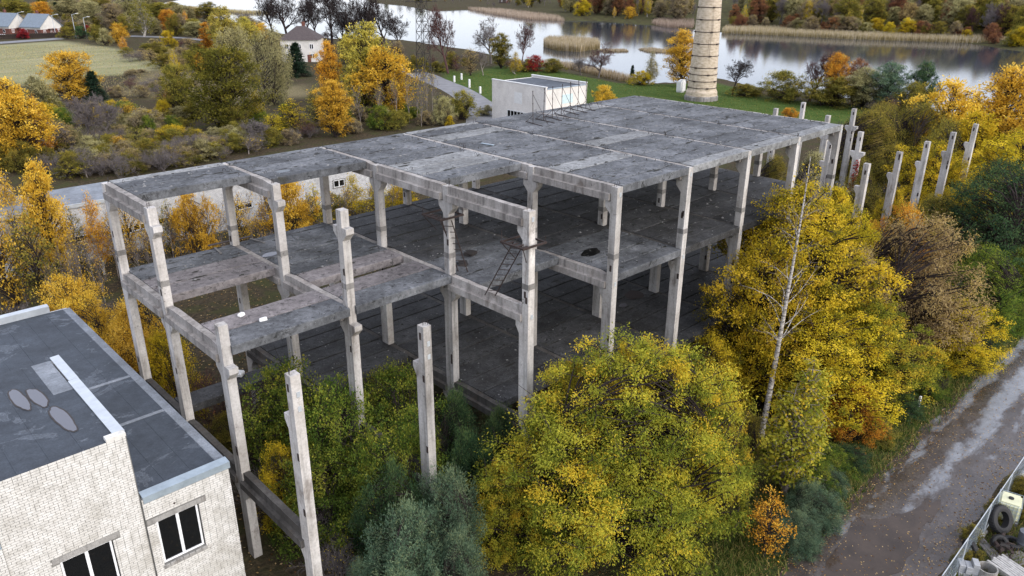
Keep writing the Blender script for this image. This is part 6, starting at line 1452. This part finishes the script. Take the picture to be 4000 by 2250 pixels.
reed_bed('reed_bed', [(1605,124),(1640,122),(1690,128),(1690,134),(1630,132)], 2200, .8, L['reed'], 'flat muddy reed spit left of the chimney', 16)
reed_bed('reed_bed', [(385,22),(480,26),(620,36),(700,34),(600,30),(480,20)], 5000, 2.0, L['dry'], 'brown reed strip on the upper left water', 17)
reed_bed('reed_bed', [(1330,160),(1440,168),(1520,186),(1600,206),(1560,206),(1440,178),(1340,172)], 5000, 1.8, L['reed'], 'reed fringe on the near shore behind the hut', 18)
def fallen(name, fn, n, seed, size, lab, zoff=.03):
    rng = np.random.default_rng(seed); xy = fn(rng, n); P = np.column_stack([xy, ground_z(xy[:, 0], xy[:, 1])+zoff]); o = rng.normal(0, 1, (n, 3)); o[:, 2] *= .15; o /= np.linalg.norm(o, axis=1, keepdims=True)
    ax = o; nr = rng.normal(0, .25, (n, 3)); nr[:, 2] += 1; sd = np.cross(ax, nr); sd /= np.linalg.norm(sd, axis=1, keepdims=True); s = size*rng.uniform(.6, 1.4, (n, 1))
    v = np.stack([P, P+ax*s*.5+sd*s*.3, P+ax*s, P+ax*s*.5-sd*s*.3], 1).reshape(-1, 3); v[:, 2] = np.maximum(v[:, 2], np.repeat(P[:, 2], 4)-.01)
    tag(put(name, np_mesh(name, v, np.arange(n*4).reshape(-1, 4), L['litter'], np.repeat(rng.random(n), 4))), lab, 'leaves', kind='stuff')
fallen('fallen_leaves', lambda r, n: np.column_stack([r.uniform(13, 60, n), np.where(r.random(n) < .55, -28.9+r.normal(0, .8, n), np.where(r.random(n) < .5, -33.7+r.normal(0, .5, n), r.uniform(-33.5, -29.5, n)))]), 7000, 6, .085, 'fallen yellow leaves along the lane and its verges')
fallen('leaf_litter', lambda r, n: np.column_stack([r.uniform(-6, 46, n), r.uniform(-24, 34, n)]), 16000, 7, .13, 'brown leaf litter under the frame and before the shed')
# red creeper on one of the free columns
rng = np.random.default_rng(12); n = 420; tt = rng.random(n); P = np.column_stack([60-.23+rng.normal(0, .03, n), CY[2]+.25*np.sin(tt*5)+rng.normal(0, .12, n), 2+tt*7.3])
tag(put('creeper', leaves_mesh('creeper', P, np.tile((-1., -.2, 0), (n, 1)), rng, .16, .12, .3, rng.random(n)), mat=L['wine']), 'crimson creeper climbing a free standing concrete column', 'creeper')
